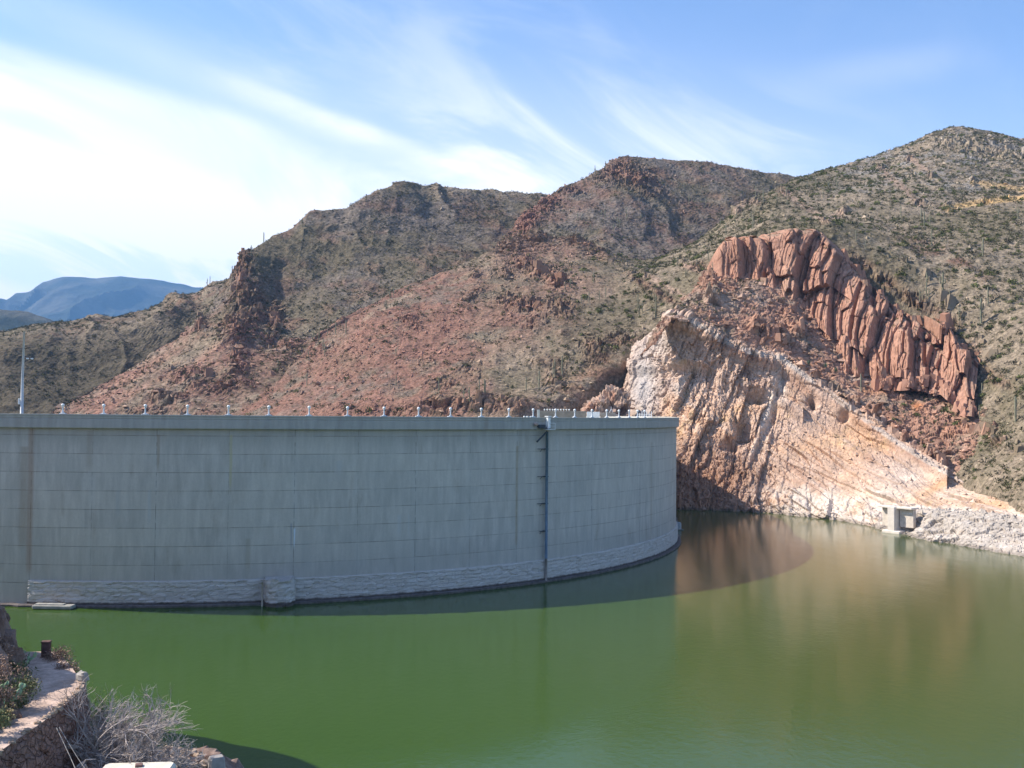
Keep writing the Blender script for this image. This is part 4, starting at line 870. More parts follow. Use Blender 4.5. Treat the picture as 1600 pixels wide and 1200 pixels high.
# retaining wall
m, n, b = mat('rubble_wall_stone', rough=.95, spec=.1)
tcn = n.new('ShaderNodeTexCoord').outputs['Object']
vo = n.new('ShaderNodeTexVoronoi', feature='F1'); vo.inputs['Scale'].default_value = 3.2; n.l.new(tcn, vo.inputs['Vector'])
ve = n.new('ShaderNodeTexVoronoi', feature='DISTANCE_TO_EDGE'); ve.inputs['Scale'].default_value = 3.2; n.l.new(tcn, ve.inputs['Vector'])
sv = n.new('ShaderNodeSeparateColor'); n.l.new(vo.outputs['Color'], sv.inputs[0])
c = n.mix(sv.outputs[0], (.25, .14, .105), (.33, .205, .16)); c = n.mix(n.ss(n.noise(tcn, 2.5, 6, .7), .35, .65, 0, .8), c, (.26, .17, .14))
c = n.mix(n.ss(ve.outputs[0], .05, .01, 0, .4), c, (.13, .085, .07)); n.l.new(c, b.inputs['Base Color'])
bp = n.new('ShaderNodeBump'); bp.inputs['Distance'].default_value = .08; n.l.new(n.m('ADD', n.ss(ve.outputs[0], 0, .1), n.noise(tcn, 9, 4, .6)), bp.inputs['Height']); n.l.new(bp.outputs[0], b.inputs['Normal'])
M_RUB = m
rw = empty('retaining_wall', (0, 0, 0), label='reddish rubble stone retaining wall holding up the pale gravel path', cat='wall')
rr = np.array(R3[:8]); dd = np.r_[0, np.cumsum(np.linalg.norm(np.diff(rr, axis=0), axis=1))]; t = np.linspace(0, dd[-1], 170)
E = np.stack([np.interp(t, dd, rr[:, k]) for k in range(3)], 1)
for _ in range(6): E[1:-1] = E[1:-1]*.5+(E[2:]+E[:-2])*.25
T_ = np.gradient(E, axis=0); T_ /= np.linalg.norm(T_, axis=1, keepdims=True); NN = np.stack([T_[:, 1], -T_[:, 0], 0*T_[:, 0]], 1)
V = []
lev = np.linspace(0, 1, 46)
for f in lev: V.append(E+NN*(.02+.5*f)+A([0, 0, -1])*(.02+4.6*f))
V = np.concatenate(V); fa = facet(V/.42, 991, .7, .5)[0]; Nr = np.tile(NN, (46, 1)); edge = np.repeat(sstep(lev, 0, .08), 170)
V += Nr*(fa*.16*edge)[:, None]
idx = np.arange(len(V)).reshape(46, 170)
mesh('face', V, np.stack([idx[:-1, :-1], idx[1:, :-1], idx[1:, 1:], idx[:-1, 1:]], -1).reshape(-1, 4), M_RUB, rw)
def stone(c, s, seed, flat=.7):
    r = np.random.default_rng(seed); n_ = 10; vs = []; m_ = MB()
    base = A([[math.cos(a)*math.sin(b_), math.sin(a)*math.sin(b_), math.cos(b_)] for b_ in (.0, .7, 1.35, 2.0, 2.6, 3.14) for a in np.linspace(0, 2*math.pi, 9)[:-1]+b_*.4])
    base = np.sign(base)*np.abs(base)**.62; base *= (1+.16*r.standard_normal((len(base), 1)))*A([1, r.uniform(.6, .95), flat])*s
    a = r.uniform(0, 6.28); R2 = A([[math.cos(a), -math.sin(a), 0], [math.sin(a), math.cos(a), 0], [0, 0, 1]])
    base = base@R2.T+A(c)
    fs = [(k*8+i, k*8+(i+1) % 8, (k+1)*8+(i+1) % 8, (k+1)*8+i) for k in range(5) for i in range(8)]
    return m_.add(base, fs)
M_COP = vary('coping_stone', (.42, .31, .23), .3, 2.5, .95, .02, 14)
cp = []
for i in range(2, 168, 3):
    if i < 20 or random.random() < .75:
        s = random.uniform(.09, .20); q = E[i]+NN[i]*random.uniform(-.12, .02)+A([0, 0, random.uniform(-.02, .04)])
        stone(q, s, 3000+i, .45).build('coping_stone', M_COP, rw)
tag(stone(A(onz(127, 1063, 18))+A([0, .1, .15]), .26, 41, .8).build('concrete_block', vary('weathered_block', (.36, .33, .30), .2, 3)), 'small weathered concrete block at the outer corner of the path', 'block')
# cords hanging down the wall
for k, (p0, p1, lab) in enumerate(((onz(88, 1134, 17.95), P(120, 1204, 37.2), 'left one of two thin pale cords hanging down the retaining wall'), (onz(92, 1133, 17.95), P(138, 1204, 38.0), 'right one of two thin pale cords hanging down the retaining wall'))):
    p0, p1 = A(p0), A(p1); pts = [p0+(p1-p0)*f+A([.25*math.sin(f*3.14)+.12, -.2*math.sin(f*3.14)-.25, -.25*math.sin(f*3.1)]) for f in np.linspace(0, 1, 9)]
    tag(MB().tube(pts, .013, 5).build('cord', vary('pale_cord', (.30, .28, .26), .1)), lab, 'cord', 'cords on the retaining wall')
# post and mound at the end of the path
q = onz(72, 1026, 18); po = MB().box((q[0], q[1], 18.33), (.40, .36, .74), .2, .04); po.box((q[0], q[1], 18.72), (.44, .40, .07), .2, .02)
tag(po.build('stone_post', vary('brown_post', (.13, .075, .065), .3, 5, .9, .02, 20)), 'short dark brown square post at the far end of the path', 'post')
# vegetation near
M_TWIG = vary('bare_twigs', (.40, .34, .31), .3, 1.5, .9); M_TWIGD = vary('dark_twigs', (.20, .145, .12), .3, 1.5, .9); M_LEAF = vary('dusty_leaves', (.15, .165, .075), .35, 1.5, .9); M_DRY = vary('dry_leaves', (.30, .20, .15), .3, 1.5, .9); M_STRAW = vary('straw_leaves', (.33, .28, .15), .3, 1.5)
M_PEAR = vary('prickly_pear_skin', (.26, .36, .20), .2, 3, .6)
def twigs(base, h, r, seed, stems=14, lean=(0, 0), depth=4, rad=.035, kids=(3, 4)):
    rn = random.Random(seed); out = MB(); tips = []
    def go(p, d, L, rr, lv):
        pts = [p]; q = p.copy(); dd_ = d.copy(); k = 3
        for i in range(k):
            dd_ = dd_+A([rn.gauss(0, .26), rn.gauss(0, .26), rn.gauss(0.0, .2)]); dd_ /= np.linalg.norm(dd_); q = q+dd_*L/k; pts.append(q.copy())
        out.tube(pts, [rr*(1-.45*i/k) for i in range(k+1)], 3 if lv < depth else 4, False)
        if lv == 0: tips.append(q.copy()); return
        for c in range(rn.randint(*kids)):
            f = rn.choice((1, 2, 3, 3)); nd = dd_+A([rn.gauss(0, .45), rn.gauss(0, .45), rn.gauss(.05, .35)]); nd /= np.linalg.norm(nd)
            go(pts[f].copy(), nd, L*rn.uniform(.55, .8), rr*.58, lv-1)
    for s in range(stems):
        a = rn.uniform(0, 6.28); e = rn.uniform(.15, 1.0)
        d = A([math.cos(a)*e*r/h*1.2+lean[0], math.sin(a)*e*r/h*1.2+lean[1], 1.0]); d /= np.linalg.norm(d)
        go(A(base)+A([math.cos(a), math.sin(a), 0])*rn.uniform(0, .2)*r, d, h*rn.uniform(.34, .46), rad, depth-1)
    return out, tips
def leaves(tips, seed, per=6, sz=.05, spread=.12):
    r = np.random.default_rng(seed); m_ = MB()
    for t in tips:
        for _ in range(per):
            c = t+r.normal(0, spread, 3); a = r.normal(0, 1, 3); a /= np.linalg.norm(a); b2 = np.cross(a, r.normal(0, 1, 3)); b2 /= np.linalg.norm(b2); s = sz*r.uniform(.6, 1.5)
            m_.add([c-a*s, c+b2*s*.45, c+a*s, c-b2*s*.45], [(0, 1, 2, 3)])
    return m_
def shrub(base, h, r, seed, label, tw, lf=None, stems=12, per=5, sz=.05, lean=(0, 0), depth=4, rad=.03, name='desert_shrub', group=None, spread=.12):
    e = empty(name, base, label=label, cat='shrub', group=group)
    b_, tips = twigs((0, 0, 0), h, r, seed, stems, lean, depth, rad); b_.build('branches', tw, e)
    if lf: leaves(tips, seed, per, sz, spread).build('foliage', lf, e)
    return e
shrub((-16.4, 43.2, 14.1), 4.6, 2.0, 5, 'large bare grey twiggy shrub leaning over the lake beside the retaining wall', M_TWIG, None, 20, lean=(.12, 0), depth=5, rad=.075, name='bare_shrub')
shrub((-15.2, 41.9, 14.0), 2.9, 1.9, 6, 'lower tangled bare shrub above the pale concrete slab', M_TWIG, None, 16, lean=(.15, 0), depth=5, rad=.08, name='bare_shrub')
shrub((-17.4, 41.6, 14.0), 2.2, 1.2, 8, 'dark bare bush at the foot of the retaining wall under the large grey shrub', M_TWIGD, None, 9, depth=4, rad=.03, name='bare_shrub')
q = onz(150, 1090, 17); shrub((q[0], q[1]+.4, 14.6), 2.6, .9, 9, 'small greenish shrub at the outer corner of the path behind the wall', M_TWIGD, M_LEAF, 8, 4, .035)
def bank_pt(px, py, z): return onz(px, py, z)
for i, (px, py, z, h, r, tw, lf, lab) in enumerate((
    (0, 1028, 19.2, 1.0, .8, M_TWIGD, M_DRY, 'reddish dry shrub on the bank at the top left, nearest the rock'),
    (18, 1040, 18.6, .8, .7, M_TWIGD, M_DRY, 'pinkish dry shrub beside the prickly pear at the far end of the bank'),
    (-8, 1060, 19.2, 1.1, 1.0, M_TWIGD, M_DRY, 'large pinkish dry shrub at the left picture edge on the bank'),
    (22, 1062, 18.2, .9, .7, M_TWIGD, M_LEAF, 'dark green shrub overhanging the inner edge of the shaded path'),
    (30, 1086, 18.1, .8, .6, M_TWIGD, M_STRAW, 'straw coloured grassy shrub on the inner edge of the path'),
    (18, 1088, 18.6, 1.0, .8, M_TWIGD, M_LEAF, 'olive shrub in the middle of the bank above the path'),
    (-5, 1102, 19.0, 1.0, .9, M_TWIGD, M_DRY, 'brown dry shrub at the left picture edge halfway up the bank'),
    (22, 1106, 18.05, .6, .6, M_TWIGD, M_LEAF, 'low dark shrub where the shadow crosses the path'),
    (4, 1124, 18.15, .6, .5, M_TWIGD, M_STRAW, 'yellowish low bush nearest the camera on the bank'),
    (-10, 1134, 18.4, .8, .6, M_TWIGD, M_LEAF, 'dark bush below the yellowish low bush at the left edge'),
    (20, 1046, 18.2, .6, .5, M_TWIGD, M_LEAF, 'small green bush under the prickly pear at the path end'))):
    q = bank_pt(px, py, z); shrub((q[0], q[1], q[2]-.15), h*1.15, r, 60+i, lab, tw, lf, 10, 9, .05, depth=3, rad=.018, spread=.1)
q = onz(93, 1030, 18); shrub((q[0]-.15, q[1]+.2, 17.7), .95, .75, 90, 'dark reddish dry bush right of the brown post', M_TWIGD, M_DRY, 12, 9, .045, depth=3, rad=.02)
q = onz(105, 1042, 18); shrub((q[0]+.1, q[1], 17.6), .75, .6, 91, 'lower dark dry bush on the outer edge of the path beyond the block', M_TWIGD, M_DRY, 10, 8, .045, depth=3, rad=.02)
def pear(base, s, seed, label, n_=14):
    r = random.Random(seed); e = empty('prickly_pear', base, label=label, cat='cactus')
    def pad(p, d, L, lv):
        d = A(d); d /= np.linalg.norm(d); sd = np.cross(d, A([r.gauss(0, 1), r.gauss(0, 1), .2])); sd /= np.linalg.norm(sd); nn = np.cross(d, sd); c = p+d*L*.5; m_ = MB(); vs = []; fs = []
        for j, z in enumerate((-1, -.8, -.3, .3, .8, 1)):
            rr_ = math.sqrt(max(1-z*z, .01))
            for k in range(8): a = k*math.pi/4; vs.append(c+d*L*.5*z+sd*L*.38*rr_*math.cos(a)+nn*L*.09*rr_*math.sin(a))
        for j in range(5):
            for k in range(8): fs.append((j*8+k, j*8+(k+1) % 8, (j+1)*8+(k+1) % 8, (j+1)*8+k))
        m_.add(vs, fs).build('pad', M_PEAR, e, True)
        if lv:
            for _ in range(r.randint(1, 2)): pad(p+d*L*.9, d+A([r.gauss(0, .5), r.gauss(0, .5), .1]), L*.9, lv-1)
    for _ in range(n_//4): pad(A([r.gauss(0, .2)*s, r.gauss(0, .2)*s, 0]), A([r.gauss(0, .5), r.gauss(0, .5), 1]), .30*s, 2)
    return e
q = onz(26, 1036, 18.5); pear((q[0], q[1], 18.4), 1.0, 3, 'pale green prickly pear at the far end of the shrubby bank', 18)
q = onz(3, 1090, 19.2); pear((q[0], q[1], 19.0), 1.1, 4, 'pale green prickly pear at the left picture edge halfway down the bank', 16)
for i, (px, py, Y, s) in enumerate(((-4, 976, 48.5, .6), (-1, 998, 48.2, .6), (-14, 962, 49, .6), (4, 1014, 48, .4))):
    tag(stone(P(px, py, Y), s, 500+i, .9).build('boulder', vary('dark_boulder', (.15, .10, .085), .4, 2, .95, .06, 5)), ('dark boulder in the middle of the stack at the left edge above the path', 'dark boulder near the bottom of the stack at the left edge', 'topmost dark boulder at the left picture edge against the water', 'small dark boulder at the foot of the stack by the path end')[i], 'boulder')
# pale slab and rubble at the bottom
cs = empty('capped_block', (-14.4, 39.7, 14.5), .10, label='pale flat concrete cap at the bottom edge with a rusty fitting', cat='slab')
MB().box((0, 0, .85), (2.75, 2.3, 1.5), 0, .12).build('block', vary('pale_cap', (.66, .60, .50), .12, 1.5, .9, .02, 8), cs)
MB().box((.05, .62, 1.64), (.28, .3, .10), .2, .02).build('fitting', vary('rusty', (.16, .10, .09), .3, 5), cs)
for i, (px, py, Y, s) in enumerate(((262, 1172, 47.5, .30), (276, 1174, 47.2, .28), (288, 1178, 47.0, .30), (300, 1177, 47.4, .26), (311, 1182, 46.8, .27), (270, 1188, 46, .3), (292, 1192, 45.8, .32), (318, 1196, 45.6, .3), (252, 1178, 46.8, .3), (302, 1198, 45.2, .28), (280, 1200, 45.0, .3))):
    tag(stone(P(px, py, Y), s, 700+i, .6).build('rubble_stone', M_COP), 'brown flat stone in the low broken rubble wall right of the bare shrub', 'stone', 'stones of the broken rubble wall')
tag(MB().box(P(338, 1196, 45.5), (.75, .6, .8), .5, .08, .85).build('cut_stone', vary('grey_stone', (.33, .30, .28), .15, 3, .95, .02, 8)), 'large squared grey stone at the end of the broken rubble wall', 'stone')
for i, (a, b2) in enumerate((((118, 1196), (150, 1186)), ((126, 1192), (140, 1206)), ((120, 1186), (136, 1204)))):
    p0, p1 = P(a[0], a[1], 39.5), P(b2[0], b2[1], 39.9); tag(MB().tube([p0-A([0, 0, .3]), (p0+p1)/2+A([0, 0, .1]), p1], [.04, .035, .015], 5).build('dead_branch', M_TWIG), 'dead grey branch lying at the foot of the retaining wall', 'branch', 'dead branches below the wall')
# ================================================================== HILLSIDE VEGETATION
def clump_tpl(nt_, seed):
    r = np.random.default_rng(seed); c = r.normal(0, 1, (nt_, 3)); c /= np.linalg.norm(c, axis=1, keepdims=True); c *= r.uniform(.35, 1, (nt_, 1)); c[:, 2] = np.abs(c[:, 2])*.85
    a = r.normal(0, 1, (nt_, 3)); b2 = r.normal(0, 1, (nt_, 3)); s = .42
    a *= s/np.linalg.norm(a, axis=1, keepdims=True); b2 *= s/np.linalg.norm(b2, axis=1, keepdims=True)
    return np.stack([c, c+a, c+b2], 1)     # nt,3,3
def rock_tpl(seed):
    r = np.random.default_rng(seed); v = A([[1, 0, 0], [0, 1, 0], [-1, 0, 0], [0, -1, 0], [0, 0, .8], [0, 0, -.6]])*(1+.25*r.standard_normal((6, 1)))
    v += r.normal(0, .15, v.shape); f = [(0, 1, 4), (1, 2, 4), (2, 3, 4), (3, 0, 4), (1, 0, 5), (2, 1, 5), (3, 2, 5), (0, 3, 5)]
    return np.stack([v[list(q)] for q in f])
CL = [clump_tpl(24, 100+i) for i in range(6)]; RK = [rock_tpl(200+i) for i in range(6)]
m, n, b = mat('scatter', rough=.95, spec=.05); n.l.new(n.new('ShaderNodeAttribute', attribute_name='Col').outputs['Color'], b.inputs['Base Color']); M_SC = m
def scatter(name, T, N, dens, size, colf, tpl, label=None, lift=.0, seed=1, cat=None):
    r = np.random.default_rng(seed); Fq = T['F']; cen = T['V'][Fq].mean(1); fx = T['px'][Fq[:, 0]]; fy = T['py'][Fq[:, 0]]; nz_ = T['N'][Fq[:, 0]]
    vis = (fx > -80)*(fx < 1690)*(fy < 900)
    w_ = T['area']*np.clip(dens(cen, fx, fy, nz_), 0, None)*vis; w_ /= w_.sum(); k = r.choice(len(Fq), N, p=w_)
    uv_ = r.random((N, 2, 1)); q = T['V'][Fq[k]]; pos = (q[:, 0]*(1-uv_[:, 0])+q[:, 1]*uv_[:, 0])*(1-uv_[:, 1])+(q[:, 3]*(1-uv_[:, 0])+q[:, 2]*uv_[:, 0])*uv_[:, 1]
    sz = size(r, pos, fx[k], fy[k]); c = colf(r, pos, fx[k], fy[k], T['col'][Fq[k, 0]])
    pos[:, 2] += sz*lift; ti = r.integers(0, len(tpl), N); rot = r.uniform(0, 6.28, N); ca, sa = np.cos(rot), np.sin(rot)
    tp = np.array(tpl)[ti]                                      # N,nt,3,3
    x = tp[..., 0]*ca[:, None, None]-tp[..., 1]*sa[:, None, None]; y = tp[..., 0]*sa[:, None, None]+tp[..., 1]*ca[:, None, None]
    st = r.uniform(.75, 1.25, (N, 1, 1))
    V = np.stack([x, y, tp[..., 2]*st], -1)*sz[:, None, None, None]+pos[:, None, None, :]
    nt_ = V.shape[1]; cv = np.repeat(c[:, None, :], nt_*3, 1)*r.uniform(.8, 1.2, (N, nt_*3, 1))
    V = V.reshape(-1, 3); return V, cv.reshape(-1, 3)
def emit(name, parts, label=None, cat=None):
    V = np.concatenate([p[0] for p in parts]); c = np.concatenate([p[1] for p in parts])
    o = mesh(name, V, np.arange(len(V)).reshape(-1, 3), M_SC, cols=c); tag(o, label, cat, kind='stuff'); return o
TC, TD, TE, TEF, TH, TK, TG, TI = TERR[2], TERR[3], TERR[4], TERR[5], TERR[6], TERR[7], TERR[8], TERR[9]
GREENS = A([[.085, .088, .045], [.115, .112, .055], [.155, .155, .068], [.17, .15, .105], [.21, .19, .13], [.10, .085, .06]])
def gcol(pw):
    def f(r, pos, px, py, cc):
        k = r.choice(6, len(pos), p=pw); return GREENS[k]*r.uniform(.55, 1.1, (len(pos), 1))
    return f
def lns(mu, sg, lo, hi): return lambda r, pos, px, py: np.clip(np.exp(r.normal(math.log(mu), sg, len(pos))), lo, hi)
def dpat(sc_, seed, thr=0.): return lambda c, px, py, N: (.25+sstep(fbm(c/sc_, 3, seed), -.2+thr, .3+thr))*sstep(N[:, 2], .25, .6)
def ef_d(c, px, py, N):
    red = blobs(px, py, [(600, 580, 130, 80, .9), (690, 520, 80, 30, .8), (800, 500, 70, 30, .7)])
    return (.3+sstep(fbm(c/12, 3, 70), -.2, .3))*sstep(N[:, 2], .25, .6)*(1-.6*red)*(1+1.2*sstep(px, 900, 1100))
scr = [scatter('s', TEF, 44000, ef_d, lns(.58, .5, .25, 1.9), gcol([.18, .27, .2, .15, .12, .08]), CL, seed=1),
       scatter('s', TK, 2600, lambda c, px, py, N: (.05+sstep(px, 1330, 1600)+blobs(px, py, [(1150, 460, 60, 30, .3), (1080, 480, 40, 20, 1.0)]))*sstep(N[:, 2], .3, .6), lns(.5, .45, .2, 1.3), gcol([.18, .27, .2, .15, .12, .08]), CL, seed=2),
       scatter('s', TG, 500, lambda c, px, py, N: sstep(N[:, 2], .55, .8)*sstep(py, 640, 560), lns(.5, .4, .2, 1.1), gcol([.3, .3, .2, .1, .1, 0]), CL, seed=3),
       scatter('s', TH, 300, lambda c, px, py, N: sstep(N[:, 2], .6, .85)*sstep(py, 720, 600), lns(.35, .4, .2, .7), gcol([.2, .2, .3, .1, .2, 0]), CL, seed=4)]
emit('desert_scrub', scr)
emit('desert_scrub', [scatter('s', TD, 20000, dpat(22, 71), lns(.75, .4, .35, 1.8), gcol([.30, .30, .10, .14, .08, .08]), CL, seed=5)])
emit('desert_scrub', [scatter('s', TE, 12000, dpat(18, 72), lns(.7, .4, .35, 1.7), gcol([.28, .27, .10, .15, .10, .10]), CL, seed=6)])
emit('desert_scrub', [scatter('s', TC, 12000, dpat(26, 73), lns(.9, .4, .4, 2.2), gcol([.34, .30, .10, .12, .06, .08]), CL, seed=7)])
# bigger palo verde bushes
def pcol(r, pos, px, py, cc): return A([.150, .160, .062])*r.uniform(.6, 1.2, (len(pos), 1))*A([1, 1, 1])
emit('palo_verde_thicket', [scatter('s', TEF, 2000, lambda c, px, py, N: (sstep(px, 800, 1000)+.25*sstep(px, 640, 760)*sstep(py, 500, 560)+1.5*blobs(px, py, [(1480, 470, 110, 80, 1), (1570, 540, 60, 60, 1), (1000, 470, 90, 40, .8)]))*(.1+sstep(fbm(c/16, 3, 75), -.1, .3))*sstep(N[:, 2], .3, .6), lns(1.1, .35, .6, 2.4), pcol, [clump_tpl(70, 300+i)*A([1, 1, .9]) for i in range(4)], seed=8),
                           scatter('s', TK, 60, lambda c, px, py, N: sstep(px, 1300, 1500)*sstep(N[:, 2], .3, .6), lns(1.2, .3, .7, 2), pcol, [clump_tpl(70, 310+i) for i in range(4)], seed=9)])
# loose rock
def rcol(mul, sp=.3): return lambda r, pos, px, py, cc: np.clip(cc*mul*r.uniform(1-sp, 1+sp, (len(pos), 1)), 0, .8)
def red_d(c, px, py, N): return (.15+blobs(px, py, [(600, 580, 150, 90, 1), (690, 520, 100, 40, 1), (800, 500, 90, 50, .8), (850, 400, 80, 40, .8), (1500, 230, 110, 40, .7)]))*(.2+sstep(fbm(c/7, 3, 76), -.1, .4))
emit('loose_rock', [scatter('r', TEF, 16000, red_d, lns(.38, .5, .15, 1.5), rcol(1.35), RK, seed=11), scatter('r', TD, 9000, lambda c, px, py, N: .1+sstep(py, 470, 540)+blobs(px, py, D_CRAG), lns(.6, .5, .25, 1.9), rcol(1.3), RK, seed=12),
                    scatter('r', TE, 4000, lambda c, px, py, N: .3+3*blobs(px, py, E_CRAG), lns(.6, .5, .25, 1.8), rcol(1.3), RK, seed=13), scatter('r', TK, 5000, lambda c, px, py, N: 1+0*px, lns(.34, .6, .12, 1.4), rcol(1.15), RK, seed=14),
                    scatter('r', TH, 2500, lambda c, px, py, N: .15+sstep(N[:, 2], .4, .8), lns(.25, .5, .1, .8), rcol(1.05, .2), RK, seed=15), scatter('r', TI, 2500, lambda c, px, py, N: .2+N[:, 2], lns(.18, .6, .07, .8), rcol(1.0, .2), RK, seed=16)])
# broken blocks along the ledges and round the butte
def block_tpl(seed):
    r = np.random.default_rng(seed); v = A([[x, y, z] for z in (-1, 1) for y in (-1, 1) for x in (-1, 1)], float)*A([.8, .7, 1.15])
    v[4:, :2] *= r.uniform(.5, .9); v += r.normal(0, .16, v.shape)
    q = [(0, 2, 3, 1), (4, 5, 7, 6), (0, 1, 5, 4), (1, 3, 7, 5), (3, 2, 6, 7), (2, 0, 4, 6)]
    return np.stack([v[list(t)] for a, b_, c, d in q for t in ((a, b_, c), (a, c, d))])
BK = [block_tpl(400+i) for i in range(10)]
def near_lines(L, wd): return lambda c, px, py, N: sum(sstep(segdist(px, py, l), wd, wd*.3) for l in L)+1e-6
emit('broken_rock', [scatter('r', TK, 420, near_lines([[(1235, 578), (1300, 618), (1335, 634)], [(1350, 650), (1400, 680), (1475, 724)], [(1180, 508), (1225, 532)], [(1232, 488), (1248, 525)], [(1500, 660), (1600, 690)]], 9), lns(.7, .5, .3, 1.8), rcol(1.12, .15), BK, seed=21),
                     scatter('r', TG, 260, lambda c, px, py, N: sstep(py-np.interp(px, [1128, 1192, 1203, 1246, 1262, 1301, 1345, 1405, 1467, 1509], [432, 432, 485, 500, 530, 562, 590, 580, 592, 630]), -8, 8)+1e-6, lns(.85, .45, .4, 1.9), rcol(1.05, .15), BK, seed=22),
                     scatter('r', TG, 90, lambda c, px, py, N: sstep(px, 1290, 1340)*sstep(py-np.interp(px, [1128, 1281, 1308, 1350, 1392, 1437, 1476, 1506, 1528], [378, 364, 390, 438, 473, 502, 520, 562, 580]), 12, 3)+1e-6, lns(1.1, .4, .6, 2.0), rcol(1.0, .15), BK, seed=23),
                     scatter('r', TEF, 500, near_lines([[(1395, 400), (1470, 455), (1540, 540)], [(1548, 560), (1600, 600)], [(1550, 680), (1600, 700)], [(1480, 222), (1600, 240)], [(700, 635), (800, 630)], [(790, 470), (880, 480)], [(840, 425), (880, 440)]], 12), lns(.9, .5, .4, 2.4), rcol(1.1, .2), BK, seed=24),
                     scatter('r', TD, 240, lambda c, px, py, N: blobs(px, py, D_CRAG[:7])**3+1e-6, lns(1.3, .45, .6, 2.6), rcol(1.25, .2), BK, seed=25),
                     scatter('r', TH, 300, near_lines([LEDGE1, LEDGE2], 5), lns(.4, .45, .2, .9), rcol(1.05, .15), BK, seed=26)])
# saguaros
M_SAG = vary('saguaro_skin', (.21, .20, .135), .25, .8, .85)
def saguaro_mesh(kind, seed):
    r = random.Random(seed); m_ = MB(); H_ = 7.0
    def col(pts, rad):
        n_ = len(pts); m_.tube(pts, [rad*(.8 if i == 0 else 1) for i in range(n_-2)]+[rad*.85, rad*.25], 9)
    col([(0, 0, -.5), (.02, 0, 1.5), (.04, .02, 3.5), (.03, .03, 5.5), (.05, .02, H_-.35), (.05, .02, H_)], .27)
    for k in range(kind):
        a = r.uniform(0, 6.28); z = r.uniform(2.4, 4.2); o_ = r.uniform(.7, 1.0); h_ = r.uniform(1.3, 2.6); ca, sa = math.cos(a), math.sin(a)
        col([(.1*ca, .1*sa, z), (o_*.6*ca, o_*.6*sa, z+.05), (o_*ca, o_*sa, z+.45), (o_*1.03*ca, o_*1.03*sa, z+h_*.7), (o_*ca, o_*sa, z+h_-.2), (o_*ca, o_*sa, z+h_)], .19)
    return m_
protos = []
ns = 0
def put_saguaro(px, py, hgt, label, group, names=None, r=3.0):
    global ns
    hit = pick(px, py, names, r)
    if hit is None: return
    p, nn = hit; k = ns % 5
    if len(protos) <= k:
        o = saguaro_mesh((0, 0, 1, 2, 3)[k], 40+k).build('saguaro', M_SAG, None, True); protos.append(o)
    else: o = protos[k].copy(); COL.objects.link(o)
    o.location = (float(p[0]), float(p[1]), float(p[2])-.2); s = hgt/7.0; o.scale = (s, s, s); o.rotation_euler = (0, 0, (ns*2.4) % 6.28)
    for kk in list(o.keys()):
        if kk in ('label', 'category', 'group'): del o[kk]
    tag(o, label, 'cactus', group); ns += 1
rs = random.Random(99)
ZN = [((298, 366, 446, 426, 5), 14, 9, 'saguaro standing on the skyline left of the dark hill, above the shaded valley side', 'saguaros on the left skyline'),
      ((226, 298, 474, 448, 4), 7, 9, 'saguaro on the low skyline just right of the blue mountain', 'saguaros by the blue mountain'),
      ((380, 470, 400, 345, 6), 5, 8, 'saguaro on the steep left shoulder of the dark hill', 'saguaros on the dark hill shoulder'),
      ((480, 640, 545, 455, 14), 18, 6.5, 'saguaro on the straw coloured left edge of the red scree slope', 'saguaros along the scree edge'),
      ((420, 520, 600, 570, 30), 7, 6, 'saguaro low on the slope above the left half of the dam', 'saguaros low on the left slope'),
      ((560, 700, 560, 560, 60), 8, 6, 'saguaro scattered on the red scree slope', 'saguaros on the red scree'),
      ((700, 770, 610, 600, 20), 9, 7.5, 'tall saguaro among the dark red crags just above the dam crest', 'saguaros above the dam crest'),
      ((790, 900, 590, 575, 26), 9, 7, 'saguaro on the green slope left of the pale cut cliff, near the dam crest', 'saguaros near the pale cliff'),
      ((865, 960, 292, 258, 3), 8, 7, 'saguaro on the left skyline of the middle hill', 'saguaros on the middle skyline'),
      ((900, 1010, 345, 345, 14), 20, 6.5, 'saguaro on the face of the middle hill below its red crags', 'saguaros on the middle hill face'),
      ((1030, 1200, 300, 310, 22), 16, 6.5, 'saguaro on the right flank of the middle hill', 'saguaros on the middle hill flank'),
      ((880, 1000, 460, 450, 26), 16, 6.5, 'saguaro on the slope right of the red spur crags', 'saguaros right of the spur'),
      ((985, 1040, 490, 485, 14), 12, 6.5, 'saguaro in the dense stand above the pale cut cliff', 'saguaros above the pale cliff'),
      ((1040, 1120, 430, 410, 18), 10, 6, 'saguaro on the green slope left of the red butte', 'saguaros left of the butte'),
      ((1120, 1185, 352, 340, 14), 14, 6.5, 'saguaro on the green rise behind the red butte', 'saguaros behind the butte'),
      ((1190, 1310, 310, 300, 16), 14, 7, 'saguaro near the low saddle of the skyline', 'saguaros by the saddle'),
      ((1320, 1590, 370, 350, 22), 12, 7, 'saguaro on the slope below the orange road cut', 'saguaros below the road cut'),
      ((1400, 1590, 420, 520, 40), 14, 6.5, 'saguaro on the scrubby slope right of the red butte', 'saguaros right of the butte'),
      ((1330, 1500, 255, 235, 20), 6, 6, 'saguaro high on the right hand peak', 'saguaros on the right peak'),
      ((1500, 1590, 620, 660, 30), 5, 6, 'saguaro on the rubble slope above the right shore', 'saguaros above the right shore')]
for (x0, x1, y0, y1, jy), cnt, hg, lab, grp in ZN:
    for k in range(max(3, int(cnt*.62))):
        f = rs.random(); put_saguaro(x0+(x1-x0)*f, y0+(y1-y0)*f+rs.uniform(-jy, jy), hg*rs.uniform(.5, 1.05), lab, grp, r=4.0)
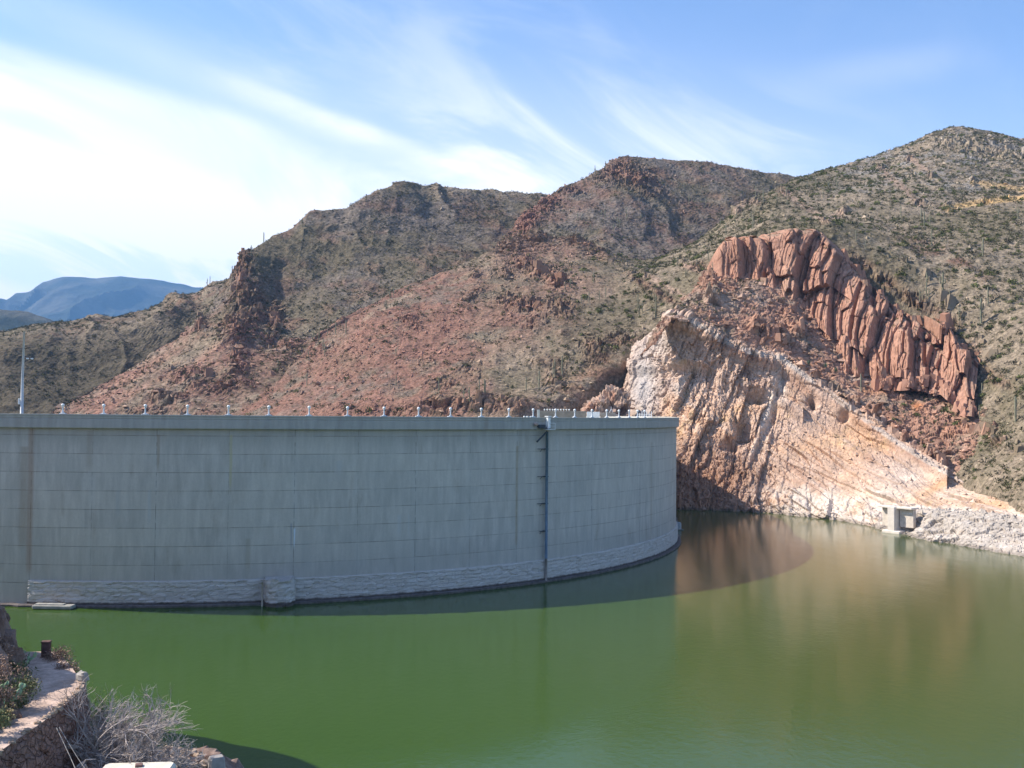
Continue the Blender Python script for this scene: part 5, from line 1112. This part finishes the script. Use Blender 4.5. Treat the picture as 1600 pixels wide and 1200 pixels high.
for (x, y, h_, lab) in ((1440, 352, 8, 'tall lone saguaro standing above the top of the red butte to the right'), (1532, 396, 8, 'lone saguaro left of the grey rocks near the right edge'), (1530, 500, 9.5, 'tallest saguaro beside the right side of the red butte'), (1473, 455, 8.5, 'tall saguaro rising just behind the butte skyline'),
                        (1350, 606, 6, 'small lone saguaro at the foot of the butte beside the dark hollow'), (1583, 655, 8, 'tall saguaro near the right edge above the shore'), (1403, 335, 6, 'small saguaro left of the tall lone one above the butte')):
    put_saguaro(x, y, h_, lab, None, r=5.0)
# agaves on the ledge
M_AG = vary('agave_leaf', (.13, .17, .10), .2, 2)
for i, (x, y) in enumerate(((1266, 566), (1289, 571), (1308, 578))):
    hit = pick(x, y, None, 4)
    if hit is None: continue
    p = hit[0]; ag = MB(); r = random.Random(i)
    for k in range(22):
        a = r.uniform(0, 6.28); e = r.uniform(.1, .9); d = A([math.cos(a)*e, math.sin(a)*e, 1]); d /= np.linalg.norm(d)
        sd = np.cross(d, (0, 0, 1.0)); sd /= np.linalg.norm(sd)+1e-9; q = p+A([0, 0, -.1]); tp_ = q+d*2.0
        ag.add([q-sd*.12, q+sd*.12, q+d*1.1+sd*.1, tp_, q+d*1.1-sd*.1, q+d*.8+A([0, 0, -.08])], [(0, 1, 2, 5), (0, 5, 4), (5, 2, 3), (5, 3, 4)])
    tag(ag.build('agave', M_AG), ('leftmost spiky agave on the ledge below the red butte', 'middle spiky agave on the ledge below the red butte', 'rightmost spiky agave on the ledge below the red butte')[i], 'agave')
# ================================================================== haze
hz = bpy.data.materials.new('haze'); hz.use_nodes = True; hn = NT(hz.node_tree); hn.n.clear()
pv = hn.new('ShaderNodeVolumePrincipled'); pv.inputs['Color'].default_value = (.26, .55, 1.0, 1); pv.inputs['Density'].default_value = 6.5e-5; pv.inputs['Anisotropy'].default_value = .0
ho = hn.new('ShaderNodeOutputMaterial'); hn.l.new(pv.outputs[0], ho.inputs['Volume'])
hb = MB().box((0, 4000, 730), (18400, 14400, 1480)); ho_ = hb.build('haze', hz); tag(ho_, kind='stuff'); ho_.location = (0, 0, 0)
hz.cycles.homogeneous_volume = True
